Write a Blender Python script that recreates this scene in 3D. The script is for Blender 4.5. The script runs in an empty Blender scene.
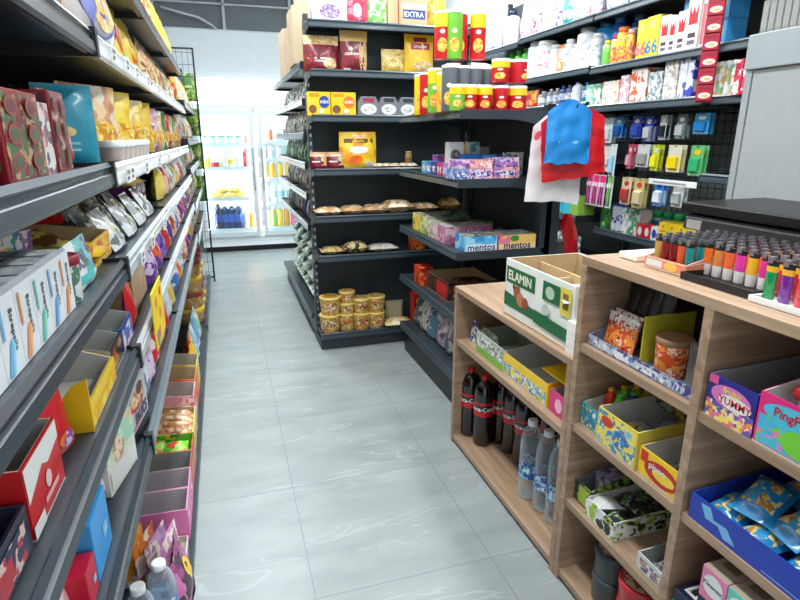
import bpy, math, random
from mathutils import Vector, Matrix, Euler, noise
random.seed(7)
SC = bpy.context.scene
COL = SC.collection
PI = math.pi
# ------------------------------------------------------------------ camera
H = 1.38; F = 555.0
PITCH = math.atan(163/F); YAW = math.atan(180/math.hypot(F, 163))
cd = bpy.data.cameras.new('camera'); cam = bpy.data.objects.new('camera', cd); COL.objects.link(cam)
cd.sensor_fit = 'HORIZONTAL'; cd.sensor_width = 36; cd.lens = F/800*36; cd.clip_start = .02; cd.clip_end = 60
cam.location = (0, 0, H); cam.rotation_euler = (PI/2-PITCH, 0, -YAW)
SC.camera = cam
vs = SC.view_settings; vs.view_transform = 'Standard'; vs.look = 'None'; vs.gamma = 1; vs.exposure = 0.0; vs.use_curve_mapping = False

# ------------------------------------------------------------------ materials
def lin(c):
    return tuple(((x/255)/12.92 if x/255 <= .04045 else ((x/255+.055)/1.055)**2.4) for x in c)
_m = {}
def M(c, rough=.45, metal=0.0, coat=0.0, emit=0.0):
    k = (c, rough, metal, coat, emit)
    if k in _m: return _m[k]
    m = bpy.data.materials.new('plain'); m.use_nodes = True
    n = m.node_tree.nodes; L = m.node_tree.links; b = n['Principled BSDF']
    col = lin(c)+(1,)
    # faint real mottling of the surface
    tc = n.new('ShaderNodeTexCoord'); nz = n.new('ShaderNodeTexNoise'); nz.inputs['Scale'].default_value = 22; nz.inputs['Detail'].default_value = 3
    mx = n.new('ShaderNodeMix'); mx.data_type = 'RGBA'
    L.new(tc.outputs['Object'], nz.inputs['Vector']); L.new(nz.outputs['Fac'], mx.inputs[0])
    mx.inputs[6].default_value = tuple(x*.93 for x in col[:3])+(1,); mx.inputs[7].default_value = tuple(min(1, x*1.06) for x in col[:3])+(1,)
    L.new(mx.outputs[2], b.inputs['Base Color'])
    b.inputs['Roughness'].default_value = rough; b.inputs['Metallic'].default_value = metal
    b.inputs['Coat Weight'].default_value = coat; b.inputs['Coat Roughness'].default_value = .12
    if emit:
        b.inputs['Emission Color'].default_value = col; b.inputs['Emission Strength'].default_value = emit
    _m[k] = m; return m
def PR(*cols, s=14, rough=.35, coat=.25, st=(1, 1, 1), w=None):
    """printed packaging art: patches of several inks"""
    k = ('pr', cols, s, rough, coat, st, w)
    if k in _m: return _m[k]
    m = bpy.data.materials.new('print'); m.use_nodes = True
    n = m.node_tree.nodes; L = m.node_tree.links; b = n['Principled BSDF']
    tc = n.new('ShaderNodeTexCoord'); oi = n.new('ShaderNodeObjectInfo'); ad = n.new('ShaderNodeVectorMath'); ad.operation = 'MULTIPLY_ADD'
    mu = n.new('ShaderNodeMath'); mu.operation = 'MULTIPLY'; mu.inputs[1].default_value = 37.0
    L.new(oi.outputs['Random'], mu.inputs[0])
    L.new(tc.outputs['Object'], ad.inputs[0]); ad.inputs[1].default_value = tuple(s*x for x in st); L.new(mu.outputs[0], ad.inputs[2])
    nz = n.new('ShaderNodeTexNoise'); nz.inputs['Scale'].default_value = 1.0; nz.inputs['Detail'].default_value = 2.5; nz.inputs['Roughness'].default_value = .55
    L.new(ad.outputs[0], nz.inputs['Vector'])
    vo = n.new('ShaderNodeTexVoronoi'); vo.distance = 'CHEBYCHEV'; vo.inputs['Scale'].default_value = 2.3; L.new(ad.outputs[0], vo.inputs['Vector'])
    sp = n.new('ShaderNodeSeparateColor'); L.new(vo.outputs['Color'], sp.inputs[0])
    m1 = n.new('ShaderNodeMath'); m1.operation = 'MULTIPLY'; m1.inputs[1].default_value = .62; L.new(nz.outputs['Fac'], m1.inputs[0])
    m2 = n.new('ShaderNodeMath'); m2.operation = 'MULTIPLY_ADD'; m2.inputs[1].default_value = .38; L.new(sp.outputs[0], m2.inputs[0]); L.new(m1.outputs[0], m2.inputs[2])
    r = n.new('ShaderNodeValToRGB'); L.new(m2.outputs[0], r.inputs[0])
    r.color_ramp.interpolation = 'CONSTANT'; e = r.color_ramp.elements; N = len(cols)
    if w is None: w = [1]*N
    tot = sum(w); acc = 0
    for i, c in enumerate(cols):
        q = e[0] if i == 0 else (e[1] if i == 1 else e.new(.99))
        q.position = .36+.28*acc/tot if i else 0; q.color = lin(c)+(1,); acc += w[i]
    L.new(r.outputs[0], b.inputs['Base Color'])
    b.inputs['Roughness'].default_value = rough; b.inputs['Coat Weight'].default_value = coat; b.inputs['Coat Roughness'].default_value = .1
    _m[k] = m; return m
def CLEAR(tint=(235, 245, 250), a=.25, rough=.08):
    """clear plastic film or PET: see-through with a glossy skin"""
    k = ('clr', tint, a, rough)
    if k in _m: return _m[k]
    m = bpy.data.materials.new('clear_plastic'); m.use_nodes = True
    n = m.node_tree.nodes; L = m.node_tree.links
    for x in list(n): n.remove(x)
    o = n.new('ShaderNodeOutputMaterial'); t = n.new('ShaderNodeBsdfTransparent'); p = n.new('ShaderNodeBsdfPrincipled')
    t.inputs[0].default_value = lin(tint)+(1,); p.inputs['Base Color'].default_value = lin(tint)+(1,); p.inputs['Roughness'].default_value = rough
    lw = n.new('ShaderNodeLayerWeight'); lw.inputs[0].default_value = .35
    ma = n.new('ShaderNodeMath'); ma.operation = 'MULTIPLY_ADD'; ma.inputs[1].default_value = .55; ma.inputs[2].default_value = a; ma.use_clamp = True
    L.new(lw.outputs['Facing'], ma.inputs[0])
    mx = n.new('ShaderNodeMixShader'); L.new(ma.outputs[0], mx.inputs[0]); L.new(t.outputs[0], mx.inputs[1]); L.new(p.outputs[0], mx.inputs[2])
    L.new(mx.outputs[0], o.inputs[0]); _m[k] = m; return m
def wood(c1, c2, c3, axis):
    k = ('wood', c1, axis)
    if k in _m: return _m[k]
    m = bpy.data.materials.new('wood_laminate'); m.use_nodes = True
    n = m.node_tree.nodes; L = m.node_tree.links; b = n['Principled BSDF']
    tc = n.new('ShaderNodeTexCoord'); mp = n.new('ShaderNodeMapping'); L.new(tc.outputs['Object'], mp.inputs[0])
    mp.inputs['Scale'].default_value = [(1.2, 26, 26), (26, 1.2, 26), (26, 26, 1.2)][axis]
    a = n.new('ShaderNodeTexNoise'); a.inputs['Scale'].default_value = 1.6; a.inputs['Detail'].default_value = 7; a.inputs['Roughness'].default_value = .62; a.inputs['Distortion'].default_value = .5
    L.new(mp.outputs[0], a.inputs['Vector'])
    r = n.new('ShaderNodeValToRGB'); e = r.color_ramp.elements
    e[0].position = .3; e[0].color = lin(c1)+(1,); e[1].position = .72; e[1].color = lin(c3)+(1,); q = e.new(.52); q.color = lin(c2)+(1,)
    L.new(a.outputs['Fac'], r.inputs[0]); L.new(r.outputs[0], b.inputs['Base Color']); b.inputs['Roughness'].default_value = .42
    _m[k] = m; return m
WHITE = M((236, 238, 238), .5); PAPER = M((228, 228, 224), .6); GREYC = M((212, 211, 205), .7); KRAFT = M((196, 168, 128), .75)
BLACK = M((24, 26, 29), .4); SLATE = M((46, 56, 63), .36, coat=.1); RAIL = M((60, 73, 81), .34, coat=.15); DARKP = M((50, 60, 66), .5)
SILVER = M((196, 202, 206), .25, .6); CHROME = M((200, 204, 208), .18, .9)
RED = M((206, 24, 30), .35, coat=.3); YEL = M((246, 204, 22), .35, coat=.3); BLUE = M((28, 70, 190), .35, coat=.3); GRN = M((30, 130, 62), .4, coat=.3)
NAVY = M((24, 30, 74), .4, coat=.2); PINK = M((232, 120, 176), .4, coat=.2); MAG = M((222, 36, 128), .4, coat=.2); TEAL = M((30, 160, 170), .35, coat=.3)
ORG = M((240, 120, 30), .4, coat=.2); PURP = M((110, 50, 150), .4, coat=.2); SKY = M((70, 170, 230), .35, coat=.3); MAROON = M((128, 20, 36), .4, coat=.2)

# ------------------------------------------------------------------ text cache
_t = {}
def text(s):
    if s in _t: return _t[s]
    c = bpy.data.curves.new('lettering', 'FONT'); c.body = s; c.size = 1; c.align_x = 'CENTER'; c.align_y = 'CENTER'; c.resolution_u = 2; c.offset = .022
    o = bpy.data.objects.new('lettering', c)
    me = bpy.data.meshes.new_from_object(o)
    vv = [(v.co.x, v.co.y) for v in me.vertices]; ff = [tuple(p.vertices) for p in me.polygons]
    bpy.data.objects.remove(o); bpy.data.curves.remove(c); bpy.data.meshes.remove(me)
    ys = [v[1] for v in vv]; h = max(ys)-min(ys); my = (max(ys)+min(ys))/2
    xs = [v[0] for v in vv]; mx = (max(xs)+min(xs))/2
    vv = [((x-mx)/h, (y-my)/h) for x, y in vv]
    _t[s] = (vv, ff); return _t[s]

# ------------------------------------------------------------------ mesh builder
def lift(S, off):
    """the same face raised by a printed layer's thickness"""
    if not off: return S
    def f(u, v):
        a = Vector(S(u, v)); e = .01
        u0, u1 = (u-e, u+e) if .02 < u < .98 else ((u, u+e) if u <= .02 else (u-e, u))
        v0, v1 = (v-e, v+e) if .02 < v < .98 else ((v, v+e) if v <= .02 else (v-e, v))
        nx = (Vector(S(u1, v))-Vector(S(u0, v))).cross(Vector(S(u, v1))-Vector(S(u, v0)))
        return tuple(a+nx.normalized()*off)
    return f
class MB:
    def __init__(s): s.v = []; s.f = []; s.i = []; s.sm = []; s.mats = []
    def mi(s, m):
        if m not in s.mats: s.mats.append(m)
        return s.mats.index(m)
    def add(s, vs, fs, m, smooth=False):
        o = len(s.v); s.v += [tuple(v) for v in vs]; k = s.mi(m)
        for f in fs: s.f.append(tuple(a+o for a in f)); s.i.append(k); s.sm.append(smooth)
        return s
    def box(s, a, b, m):
        x0, y0, z0 = a; x1, y1, z1 = b
        return s.add([(x0, y0, z0), (x1, y0, z0), (x1, y1, z0), (x0, y1, z0), (x0, y0, z1), (x1, y0, z1), (x1, y1, z1), (x0, y1, z1)],
                     [(0, 3, 2, 1), (4, 5, 6, 7), (0, 1, 5, 4), (1, 2, 6, 5), (2, 3, 7, 6), (3, 0, 4, 7)], m)
    def prism(s, pts, ax, a, b, m):
        """pts: 2D outline; extruded along axis ax (0,1,2) from a to b"""
        def P(p, t): return (t, p[0], p[1]) if ax == 0 else ((p[0], t, p[1]) if ax == 1 else (p[0], p[1], t))
        n = len(pts); vs = [P(p, a) for p in pts]+[P(p, b) for p in pts]
        fs = [tuple(range(n))[::-1], tuple(range(n, 2*n))]+[(i, (i+1) % n, n+(i+1) % n, n+i) for i in range(n)]
        return s.add(vs, fs, m)
    def lathe(s, prof, m, seg=16, c=(0, 0), caps=True, smooth=True, sx=1, sy=1):
        vs = []; fs = []; N = len(prof)
        for r, z in prof:
            for k in range(seg):
                a = 2*PI*k/seg; vs.append((c[0]+r*sx*math.cos(a), c[1]+r*sy*math.sin(a), z))
        for j in range(N-1):
            for k in range(seg):
                k2 = (k+1) % seg; fs.append((j*seg+k, j*seg+k2, (j+1)*seg+k2, (j+1)*seg+k))
        s.add(vs, fs, m, smooth)
        if caps:
            s.add([vs[k] for k in range(seg)], [tuple(range(seg))[::-1]], m)
            s.add([vs[(N-1)*seg+k] for k in range(seg)], [tuple(range(seg))], m)
        return s
    def grid(s, S, nu, nv, m, u0=0, u1=1, v0=0, v1=1, smooth=True):
        vs = [S(u0+(u1-u0)*i/nu, v0+(v1-v0)*j/nv) for j in range(nv+1) for i in range(nu+1)]
        fs = [(j*(nu+1)+i, j*(nu+1)+i+1, (j+1)*(nu+1)+i+1, (j+1)*(nu+1)+i) for j in range(nv) for i in range(nu)]
        return s.add(vs, fs, m, smooth)
    def tube(s, pts, r, m, seg=6):
        vs = []; fs = []; n = len(pts); P = [Vector(p) for p in pts]
        for i, p in enumerate(P):
            d = (P[min(i+1, n-1)]-P[max(i-1, 0)]).normalized()
            a = d.orthogonal().normalized() if abs(d.z) > .9 else d.cross(Vector((0, 0, 1))).normalized()
            b = d.cross(a)
            for k in range(seg):
                t = 2*PI*k/seg; vs.append(p+a*r*math.cos(t)+b*r*math.sin(t))
        for i in range(n-1):
            for k in range(seg):
                k2 = (k+1) % seg; fs.append((i*seg+k, i*seg+k2, (i+1)*seg+k2, (i+1)*seg+k))
        fs += [tuple(range(seg))[::-1], tuple(range((n-1)*seg, n*seg))]
        return s.add(vs, fs, m, True)
    def deco(s, S, W, Hh, specs, k0=0):
        """printed marks on a face S(u,v) of size W x Hh metres"""
        S0 = S
        for n_, d in enumerate(specs):
            k = d[0]
            S = lift(S0, .00025*(n_+k0))
            if k == 'r':
                _, u0, v0, u1, v1, m = d; s.grid(S, 4, 3, m, u0, u1, v0, v1)
            elif k == 'e':
                _, cu, cv, ru, rv, m = d
                N = 20; vs = [S(cu, cv)]+[S(cu+ru*.5*math.cos(2*PI*i/N), cv+rv*.5*math.sin(2*PI*i/N)) for i in range(N)]+[S(cu+ru*math.cos(2*PI*i/N), cv+rv*math.sin(2*PI*i/N)) for i in range(N)]
                fs = [(0, 1+i, 1+(i+1) % N) for i in range(N)]+[(1+i, 1+N+i, 1+N+(i+1) % N, 1+(i+1) % N) for i in range(N)]
                s.add(vs, fs, m, True)
            elif k == 'p':
                _, pts, m = d; s.add([S(u, v) for u, v in pts], [tuple(range(len(pts)))], m)
            elif k == 't':
                t, cu, cv, h, m = d[1:6]; rot = d[6] if len(d) > 6 else 0; asp = d[7] if len(d) > 7 else 1
                vv, ff = text(t); c, sn = math.cos(rot), math.sin(rot)
                S2 = S
                s.add([S2(cu+(x*c*asp-y*sn)*h/W, cv+(x*sn*asp+y*c)*h/Hh) for x, y in vv], ff, m)
        return s
    def build(s, name, parent=None, bevel=0, xf=None):
        me = bpy.data.meshes.new(name)
        vv = [xf @ Vector(v) for v in s.v] if xf else s.v
        me.from_pydata(vv, [], s.f)
        for m in s.mats: me.materials.append(m)
        me.polygons.foreach_set('material_index', s.i); me.polygons.foreach_set('use_smooth', s.sm); me.update()
        o = bpy.data.objects.new(name, me); COL.objects.link(o)
        if parent: o.parent = parent
        if bevel:
            b = o.modifiers.new('bevel', 'BEVEL'); b.width = bevel; b.segments = 2; b.limit_method = 'ANGLE'; b.angle_limit = math.radians(50)
        return o
def empty(name):
    o = bpy.data.objects.new(name, None); o.empty_display_size = .05; COL.objects.link(o); return o
def copy_tree(o, parent=None):
    c = o.copy(); COL.objects.link(c)
    if parent: c.parent = parent
    for ch in o.children: copy_tree(ch, c)
    return c
_p = {}
def P(fn, *a, **k):
    key = (fn.__name__, repr(a), repr(sorted(k.items())))
    if key in _p: return copy_tree(_p[key])
    r = fn(*a, **k); _p[key] = r; return r
def put(o, loc, rz=0, label=None, cat=None, group=None, rx=0, ry=0):
    o.location = loc; o.rotation_mode = 'XYZ'
    o.rotation_euler = (Matrix.Rotation(math.radians(rz), 3, 'Z') @ Matrix.Rotation(math.radians(ry), 3, 'Y') @ Matrix.Rotation(math.radians(rx), 3, 'X')).to_euler()
    if label: o['label'] = label
    if cat: o['category'] = cat
    if group: o['group'] = group
    elif 'group' in o: del o['group']
    return o
def struct(o): o['kind'] = 'structure'; return o
ORD = 'first second third fourth fifth sixth seventh eighth ninth tenth eleventh twelfth thirteenth fourteenth fifteenth sixteenth seventeenth eighteenth nineteenth twentieth'.split()

# ------------------------------------------------------------------ goods
E_ = .0007
def FS(w, d, h):
    return {'f': (lambda u, v: ((u-.5)*w, -d/2-E_, v*h), w, h), 'l': (lambda u, v: (-w/2-E_, d/2-u*d, v*h), d, h),
            'r': (lambda u, v: (w/2+E_, -d/2+u*d, v*h), d, h), 't': (lambda u, v: ((u-.5)*w, (v-.5)*d, h+E_), w, d)}
def carton(w, d, h, body, deco=(), name='carton', top=None, bev=.0015):
    b = MB(); b.box((-w/2, -d/2, 0), (w/2, d/2, h), body); fs = FS(w, d, h)
    if top: b.deco(*fs['t'], [('r', .01, .01, .99, .99, top)])
    for k, s in enumerate(deco):
        for ch in s[0]:
            b.deco(*fs[ch], [s[1:]], k)
    return b.build(name, bevel=bev)
def tray(w, d, hf, hb, outer, inner, deco=(), name='display_tray', slope=.0, t=.003, flap=None, near=1.0):
    """open display box: low front, high back, sides running up in a slope"""
    b = MB(); o = outer
    b.box((-w/2, -d/2, 0), (w/2, d/2, t), inner)
    b.box((-w/2, -d/2, t), (w/2, -d/2+t, hf), o); b.box((-w/2+t, -d/2+t, t), (w/2-t, -d/2+t*1.5, hf-.001), inner)
    b.box((-w/2, d/2-t, t), (w/2, d/2, hb), o); b.box((-w/2+t, d/2-t*1.5, t), (w/2-t, d/2-t, hb-.001), inner)
    for sx in (-1, 1):
        for k, m in ((0, o), (1, inner)):
            x0 = sx*(w/2-k*t*.6); x1 = sx*(w/2-(k+1)*t*.6)
            sl = d/2-d*slope if slope else d/2-t
            hs = hb if sx > 0 else t+(hb-t)*near; hq = min(hf, hs) if sx < 0 and near < 1 else hf
            b.prism([(-d/2+t, t), (d/2-t, t), (d/2-t, hs), (min(sl, d/2-t-.001), hs), (-d/2+t, hq)], 0, min(x0, x1), max(x0, x1), m)
    if flap:
        b.prism([(d/2-t, hb-t), (d/2, hb), (d/2-.02+.02, hb+flap), (d/2-t, hb+flap)], 0, -w/2, w/2, inner)
    S = lambda u, v: ((u-.5)*w, -d/2-E_, v*hf)
    Lh = lambda u, v: (-w/2-E_, d/2-u*d, v*(hf+(hb-hf)*max(0, 1-u*1.0)))
    Rh = lambda u, v: (w/2+E_, -d/2+u*d, v*(hf+(hb-hf)*max(0, u)))
    Bk = lambda u, v: ((u-.5)*w, d/2-t*1.6, v*hb)
    for k_, s in enumerate(deco):
        for ch in s[0]:
            f = {'f': (S, w, hf), 'l': (Lh, d, hf), 'r': (Rh, d, hf), 'b': (Bk, w, hb)}[ch]
            b.deco(*f, [s[1:]], k_)
    return b.build(name)
def pouch(w, h, t, mat, deco=(), name='pouch', top=None, seal=None, seed=0, round_=.0, back=None, waist=.06):
    """stand-up bag: gusseted foot, full belly, flat crimped top"""
    def prof(v):
        if v > .93: return .03
        a = min(1, .55+v*3.2) if v < .14 else 1
        return max(.03, a*math.cos(max(0, (v-.18))/.75*PI/2)**.7)
    def S(sg, off=0):
        def f(u, v):
            k = 1-abs(2*u-1)**3.2
            nz = noise.noise(Vector((u*4+seed*7, v*5, sg*3+seed)))*.09*t
            y = sg*(t/2*prof(v)*k+nz*k+off)
            ww = w*(1-waist*math.sin(PI*min(1, v))*.6)
            z = v*h*(1-round_*(2*u-1)**2*v)
            return ((u-.5)*ww, y, z)
        return f
    b = MB(); F_, B_ = S(-1), S(1)
    b.grid(F_, 10, 12, mat); b.grid(B_, 10, 12, back or mat)
    b.add([F_(i/10, 0) for i in range(11)]+[B_(i/10, 0) for i in range(10, -1, -1)], [tuple(range(22))], mat)
    Sd = S(-1, .0009)
    if top: b.grid(Sd, 10, 3, top, 0, 1, .74, 1); b.grid(S(1, .0009), 10, 3, top, 0, 1, .74, 1)
    if seal: b.grid(S(-1, .0011), 8, 1, seal, 0, 1, .94, 1)
    b.deco(Sd, w, h, deco)
    return b.build(name)
def pillow(w, l, t, mat, deco=(), name='snack_pack', seed=0, crimp=None, rough_=.12, top=None):
    """flow-wrapped pack lying flat; length along local x, crimped ends"""
    def prof(u, v):
        e = min(u, 1-u); a = 0 if e < .06 else min(1, ((e-.06)/.2))**.55
        return a*(1-abs(2*v-1)**2.6)
    def S(sg, off=0):
        def f(u, v):
            n_ = noise.noise(Vector((u*6+seed*9, v*4, seed+sg)))*rough_
            flare = 1+.06*(abs(2*u-1)**6)
            return ((u-.5)*l, (v-.5)*w*flare, t*.5+sg*(t*.5*prof(u, v)*(1+n_)+.001+off))
        return f
    b = MB(); b.grid(S(1), 14, 8, mat); b.grid(S(-1), 14, 8, mat)
    if crimp:
        b.grid(S(1, .0006), 1, 6, crimp, 0, .06, 0, 1); b.grid(S(1, .0006), 1, 6, crimp, .94, 1, 0, 1)
    if top: b.grid(S(1, .0006), 8, 6, top, .2, .8, .1, .9)
    b.deco(S(1, .0009), l, w, deco)
    return b.build(name)
def bottle(h, r, body, cap, label=None, neck=.35, lz=(.3, .62), name='bottle', sh=.68, caph=.07, waist=0, deco=(), inner=None, seg=18):
    root = empty(name); rn = r*neck
    prof = [(r*.8, 0), (r*.97, h*.015), (r, h*.05), (r, h*.3), (r*(1-waist), h*.42), (r, h*.55), (r, h*sh)]
    for i in range(1, 6):
        a = i/5*PI/2; prof.append((rn+(r-rn)*math.cos(a)**1.1, h*sh+(h*(1-caph)-h*sh-.006)*math.sin(a)**.9))
    prof.append((rn, h*(1-caph)))
    MB().lathe(prof, body, seg).build('bottle_body', root)
    c = MB(); c.lathe([(rn*1.22, h*(1-caph)), (rn*1.25, h*(1-caph)+.001), (rn*1.25, h-.002), (rn*1.1, h)], cap, 14); c.build('cap', root)
    if inner:
        MB().lathe([(q*.93, z+.004) for q, z in prof[:8]], inner, seg).build('liquid', root)
    if label:
        z0, z1 = h*lz[0], h*lz[1]; q = r*1.012
        b = MB(); b.lathe([(q, z0), (q*(1-waist*.6), (z0+z1)/2), (q, z1)], label, seg, caps=False)
        S = lambda u, v: ((q+.0006)*math.sin((u-.5)*PI*1.3), -(q+.0006)*math.cos((u-.5)*PI*1.3), z0+(z1-z0)*v)
        b.deco(S, q*PI*1.3, z1-z0, deco); b.build('label', root)
    return root
def can(h, r, body, lid, deco=(), name='canister', bands=(), lidh=.012, parts=('canister_body', 'lid'), seg=20):
    root = empty(name); b = MB(); b.lathe([(r*.97, 0), (r, .003), (r, h-lidh)], body, seg)
    S = lambda u, v: ((r+.0008)*math.sin((u-.5)*2*PI), -(r+.0008)*math.cos((u-.5)*2*PI), (h-lidh)*v)
    for v0, v1, m in bands: b.grid(S, seg*2, 2, m, 0, 1, v0, v1)
    b.deco(lambda u, v: ((r+.0014)*math.sin((u-.5)*2*PI), -(r+.0014)*math.cos((u-.5)*2*PI), (h-lidh)*v), r*2*PI, h, deco)
    b.build(parts[0], root)
    MB().lathe([(r*1.03, h-lidh), (r*1.04, h-.002), (r*.96, h)], lid, seg).build(parts[1], root)
    return root
def tub(h, r, body, lid, disc=None, name='plastic_tub', rt=1.12, lidh=.014, fill=None, deco=(), ftext=None):
    root = empty(name); b = MB(); b.lathe([(r/rt*.97, 0), (r/rt, .004), (r, h-lidh)], body, 20)
    S = lambda u, v: ((r/rt+(r-r/rt)*v+.0012)*math.sin((u-.5)*PI), -(r/rt+(r-r/rt)*v+.0012)*math.cos((u-.5)*PI), (h-lidh)*v)
    b.deco(S, r*PI, h, deco); b.build('tub_body', root)
    if fill: MB().lathe([(r/rt*.9, .004), (r*.9, (h-lidh)*.86)], fill, 16).build('contents', root)
    l = MB(); l.lathe([(r*1.04, h-lidh), (r*1.06, h-lidh*.7), (r*1.04, h-.002), (r*.97, h)], lid, 20)
    if disc:
        T = lambda u, v: ((u-.5)*2*r, (v-.5)*2*r, h+E_); l.deco(T, 2*r, 2*r, [('e', .5, .5, .43, .43, disc)])
        if ftext: l.deco(lambda u, v: ((u-.5)*2*r, (v-.5)*2*r, h+2*E_), 2*r, 2*r, [('t', ftext[0], .5, .58, r*.42, ftext[1]), ('t', ftext[2], .5, .36, r*.3, ftext[1])])
    l.build('lid', root)
    return root
def lighter(body, low=None, band=None, h=.062):
    root = empty('lighter'); b = MB()
    if low:
        b.lathe([(.0105, 0), (.0118, .002), (.0118, h*.42)], low, 14, sx=1.0, sy=.6); b.lathe([(.0118, h*.42), (.0118, h)], body, 14, sx=1.0, sy=.6)
    else: b.lathe([(.0105, 0), (.0118, .002), (.0118, h)], body, 14, sx=1.0, sy=.6)
    if band: b.lathe([(.0121, h*.82), (.0121, h*.99)], band, 14, sx=1.0, sy=.6, caps=False)
    b.build('lighter_body', root)
    hd = MB(); hd.lathe([(.0112, h), (.0112, h+.004)], BLACK, 12, sx=1, sy=.58); hd.box((-.010, -.0055, h+.004), (.0015, .0055, h+.017), CHROME); hd.build('metal_hood', root)
    k = MB(); k.box((.002, -.004, h+.004), (.011, .004, h+.010), BLACK); k.build('thumb_button', root)
    return root
def blister(w, h, card, item, deco=(), name='blister_pack', item_w=.6, item_h=.5, iz=.35, d=.018, hole=True):
    root = empty(name); b = MB(); b.box((-w/2, 0, -h), (w/2, .0012, 0), card)
    S = lambda u, v: ((u-.5)*w, -E_, -h+v*h); b.deco(S, w, h, deco)
    b.deco(lambda u, v: ((u-.5)*w, -2*E_, -h+v*h), w, h, [('e', .5, .955, .09, .018, BLACK)]); b.build('backing_card', root)
    c = MB(); z0 = -h+h*(iz-item_h/2); z1 = -h+h*(iz+item_h/2); x = w*item_w/2
    c.prism([(0, z0), (-d, z0+h*.06), (-d, z1-h*.06), (0, z1)], 0, -x, x, item); c.build('blister', root)
    return root
def brush_pack(c1, c2, card, w=.055, h=.20):
    root = empty('toothbrush_pack'); b = MB(); b.box((-w/2, 0, -h), (w/2, .0012, 0), card)
    b.deco(lambda u, v: ((u-.5)*w, -E_, -h+v*h), w, h, [('r', .05, .76, .95, .97, c1), ('e', .5, .955, .09, .014, BLACK)]); b.build('backing_card', root)
    for x, c in ((-.012, c1), (.012, c2)):
        t = MB(); t.tube([(x, -.006, -h+.012), (x, -.007, -h+.07), (x*.8, -.006, -h+.11), (x, -.006, -h+.15)], .0052, c); t.box((x-.005, -.014, -h+.125), (x+.005, -.006, -h+.15), WHITE); t.build('toothbrush', root)
    return root
def tbag(w, h, mat, deco=(), name='plastic_bag', seed=0, depth=.03, hand=.2):
    """folded stack-flat carrier bag hung by its tab: shoulders rise to a centre tab"""
    def top(u):
        a = abs(2*u-1); return h*(1-hand*a**1.4)
    def S(sg, off=0):
        def f(u, v):
            tv = v; z = top(u)*tv-h+.012*noise.noise(Vector((u*5, seed, 1)))*(1-v)
            k = (1-abs(2*u-1)**4)*(.25+.75*math.sin(PI*min(1, .1+.8*(1-tv))))
            y = sg*(depth/2*k+off)+.012*noise.noise(Vector((u*5+seed, v*6, sg)))
            flare = 1+.10*(1-v)*(1 if seed == 3 else .2)
            return ((u-.5)*w*flare, y, z)
        return f
    b = MB(); b.grid(S(-1), 14, 14, mat); b.grid(S(1), 14, 14, mat)
    b.deco(S(-1, .0012), w, h, deco)
    return b.build(name)

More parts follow.
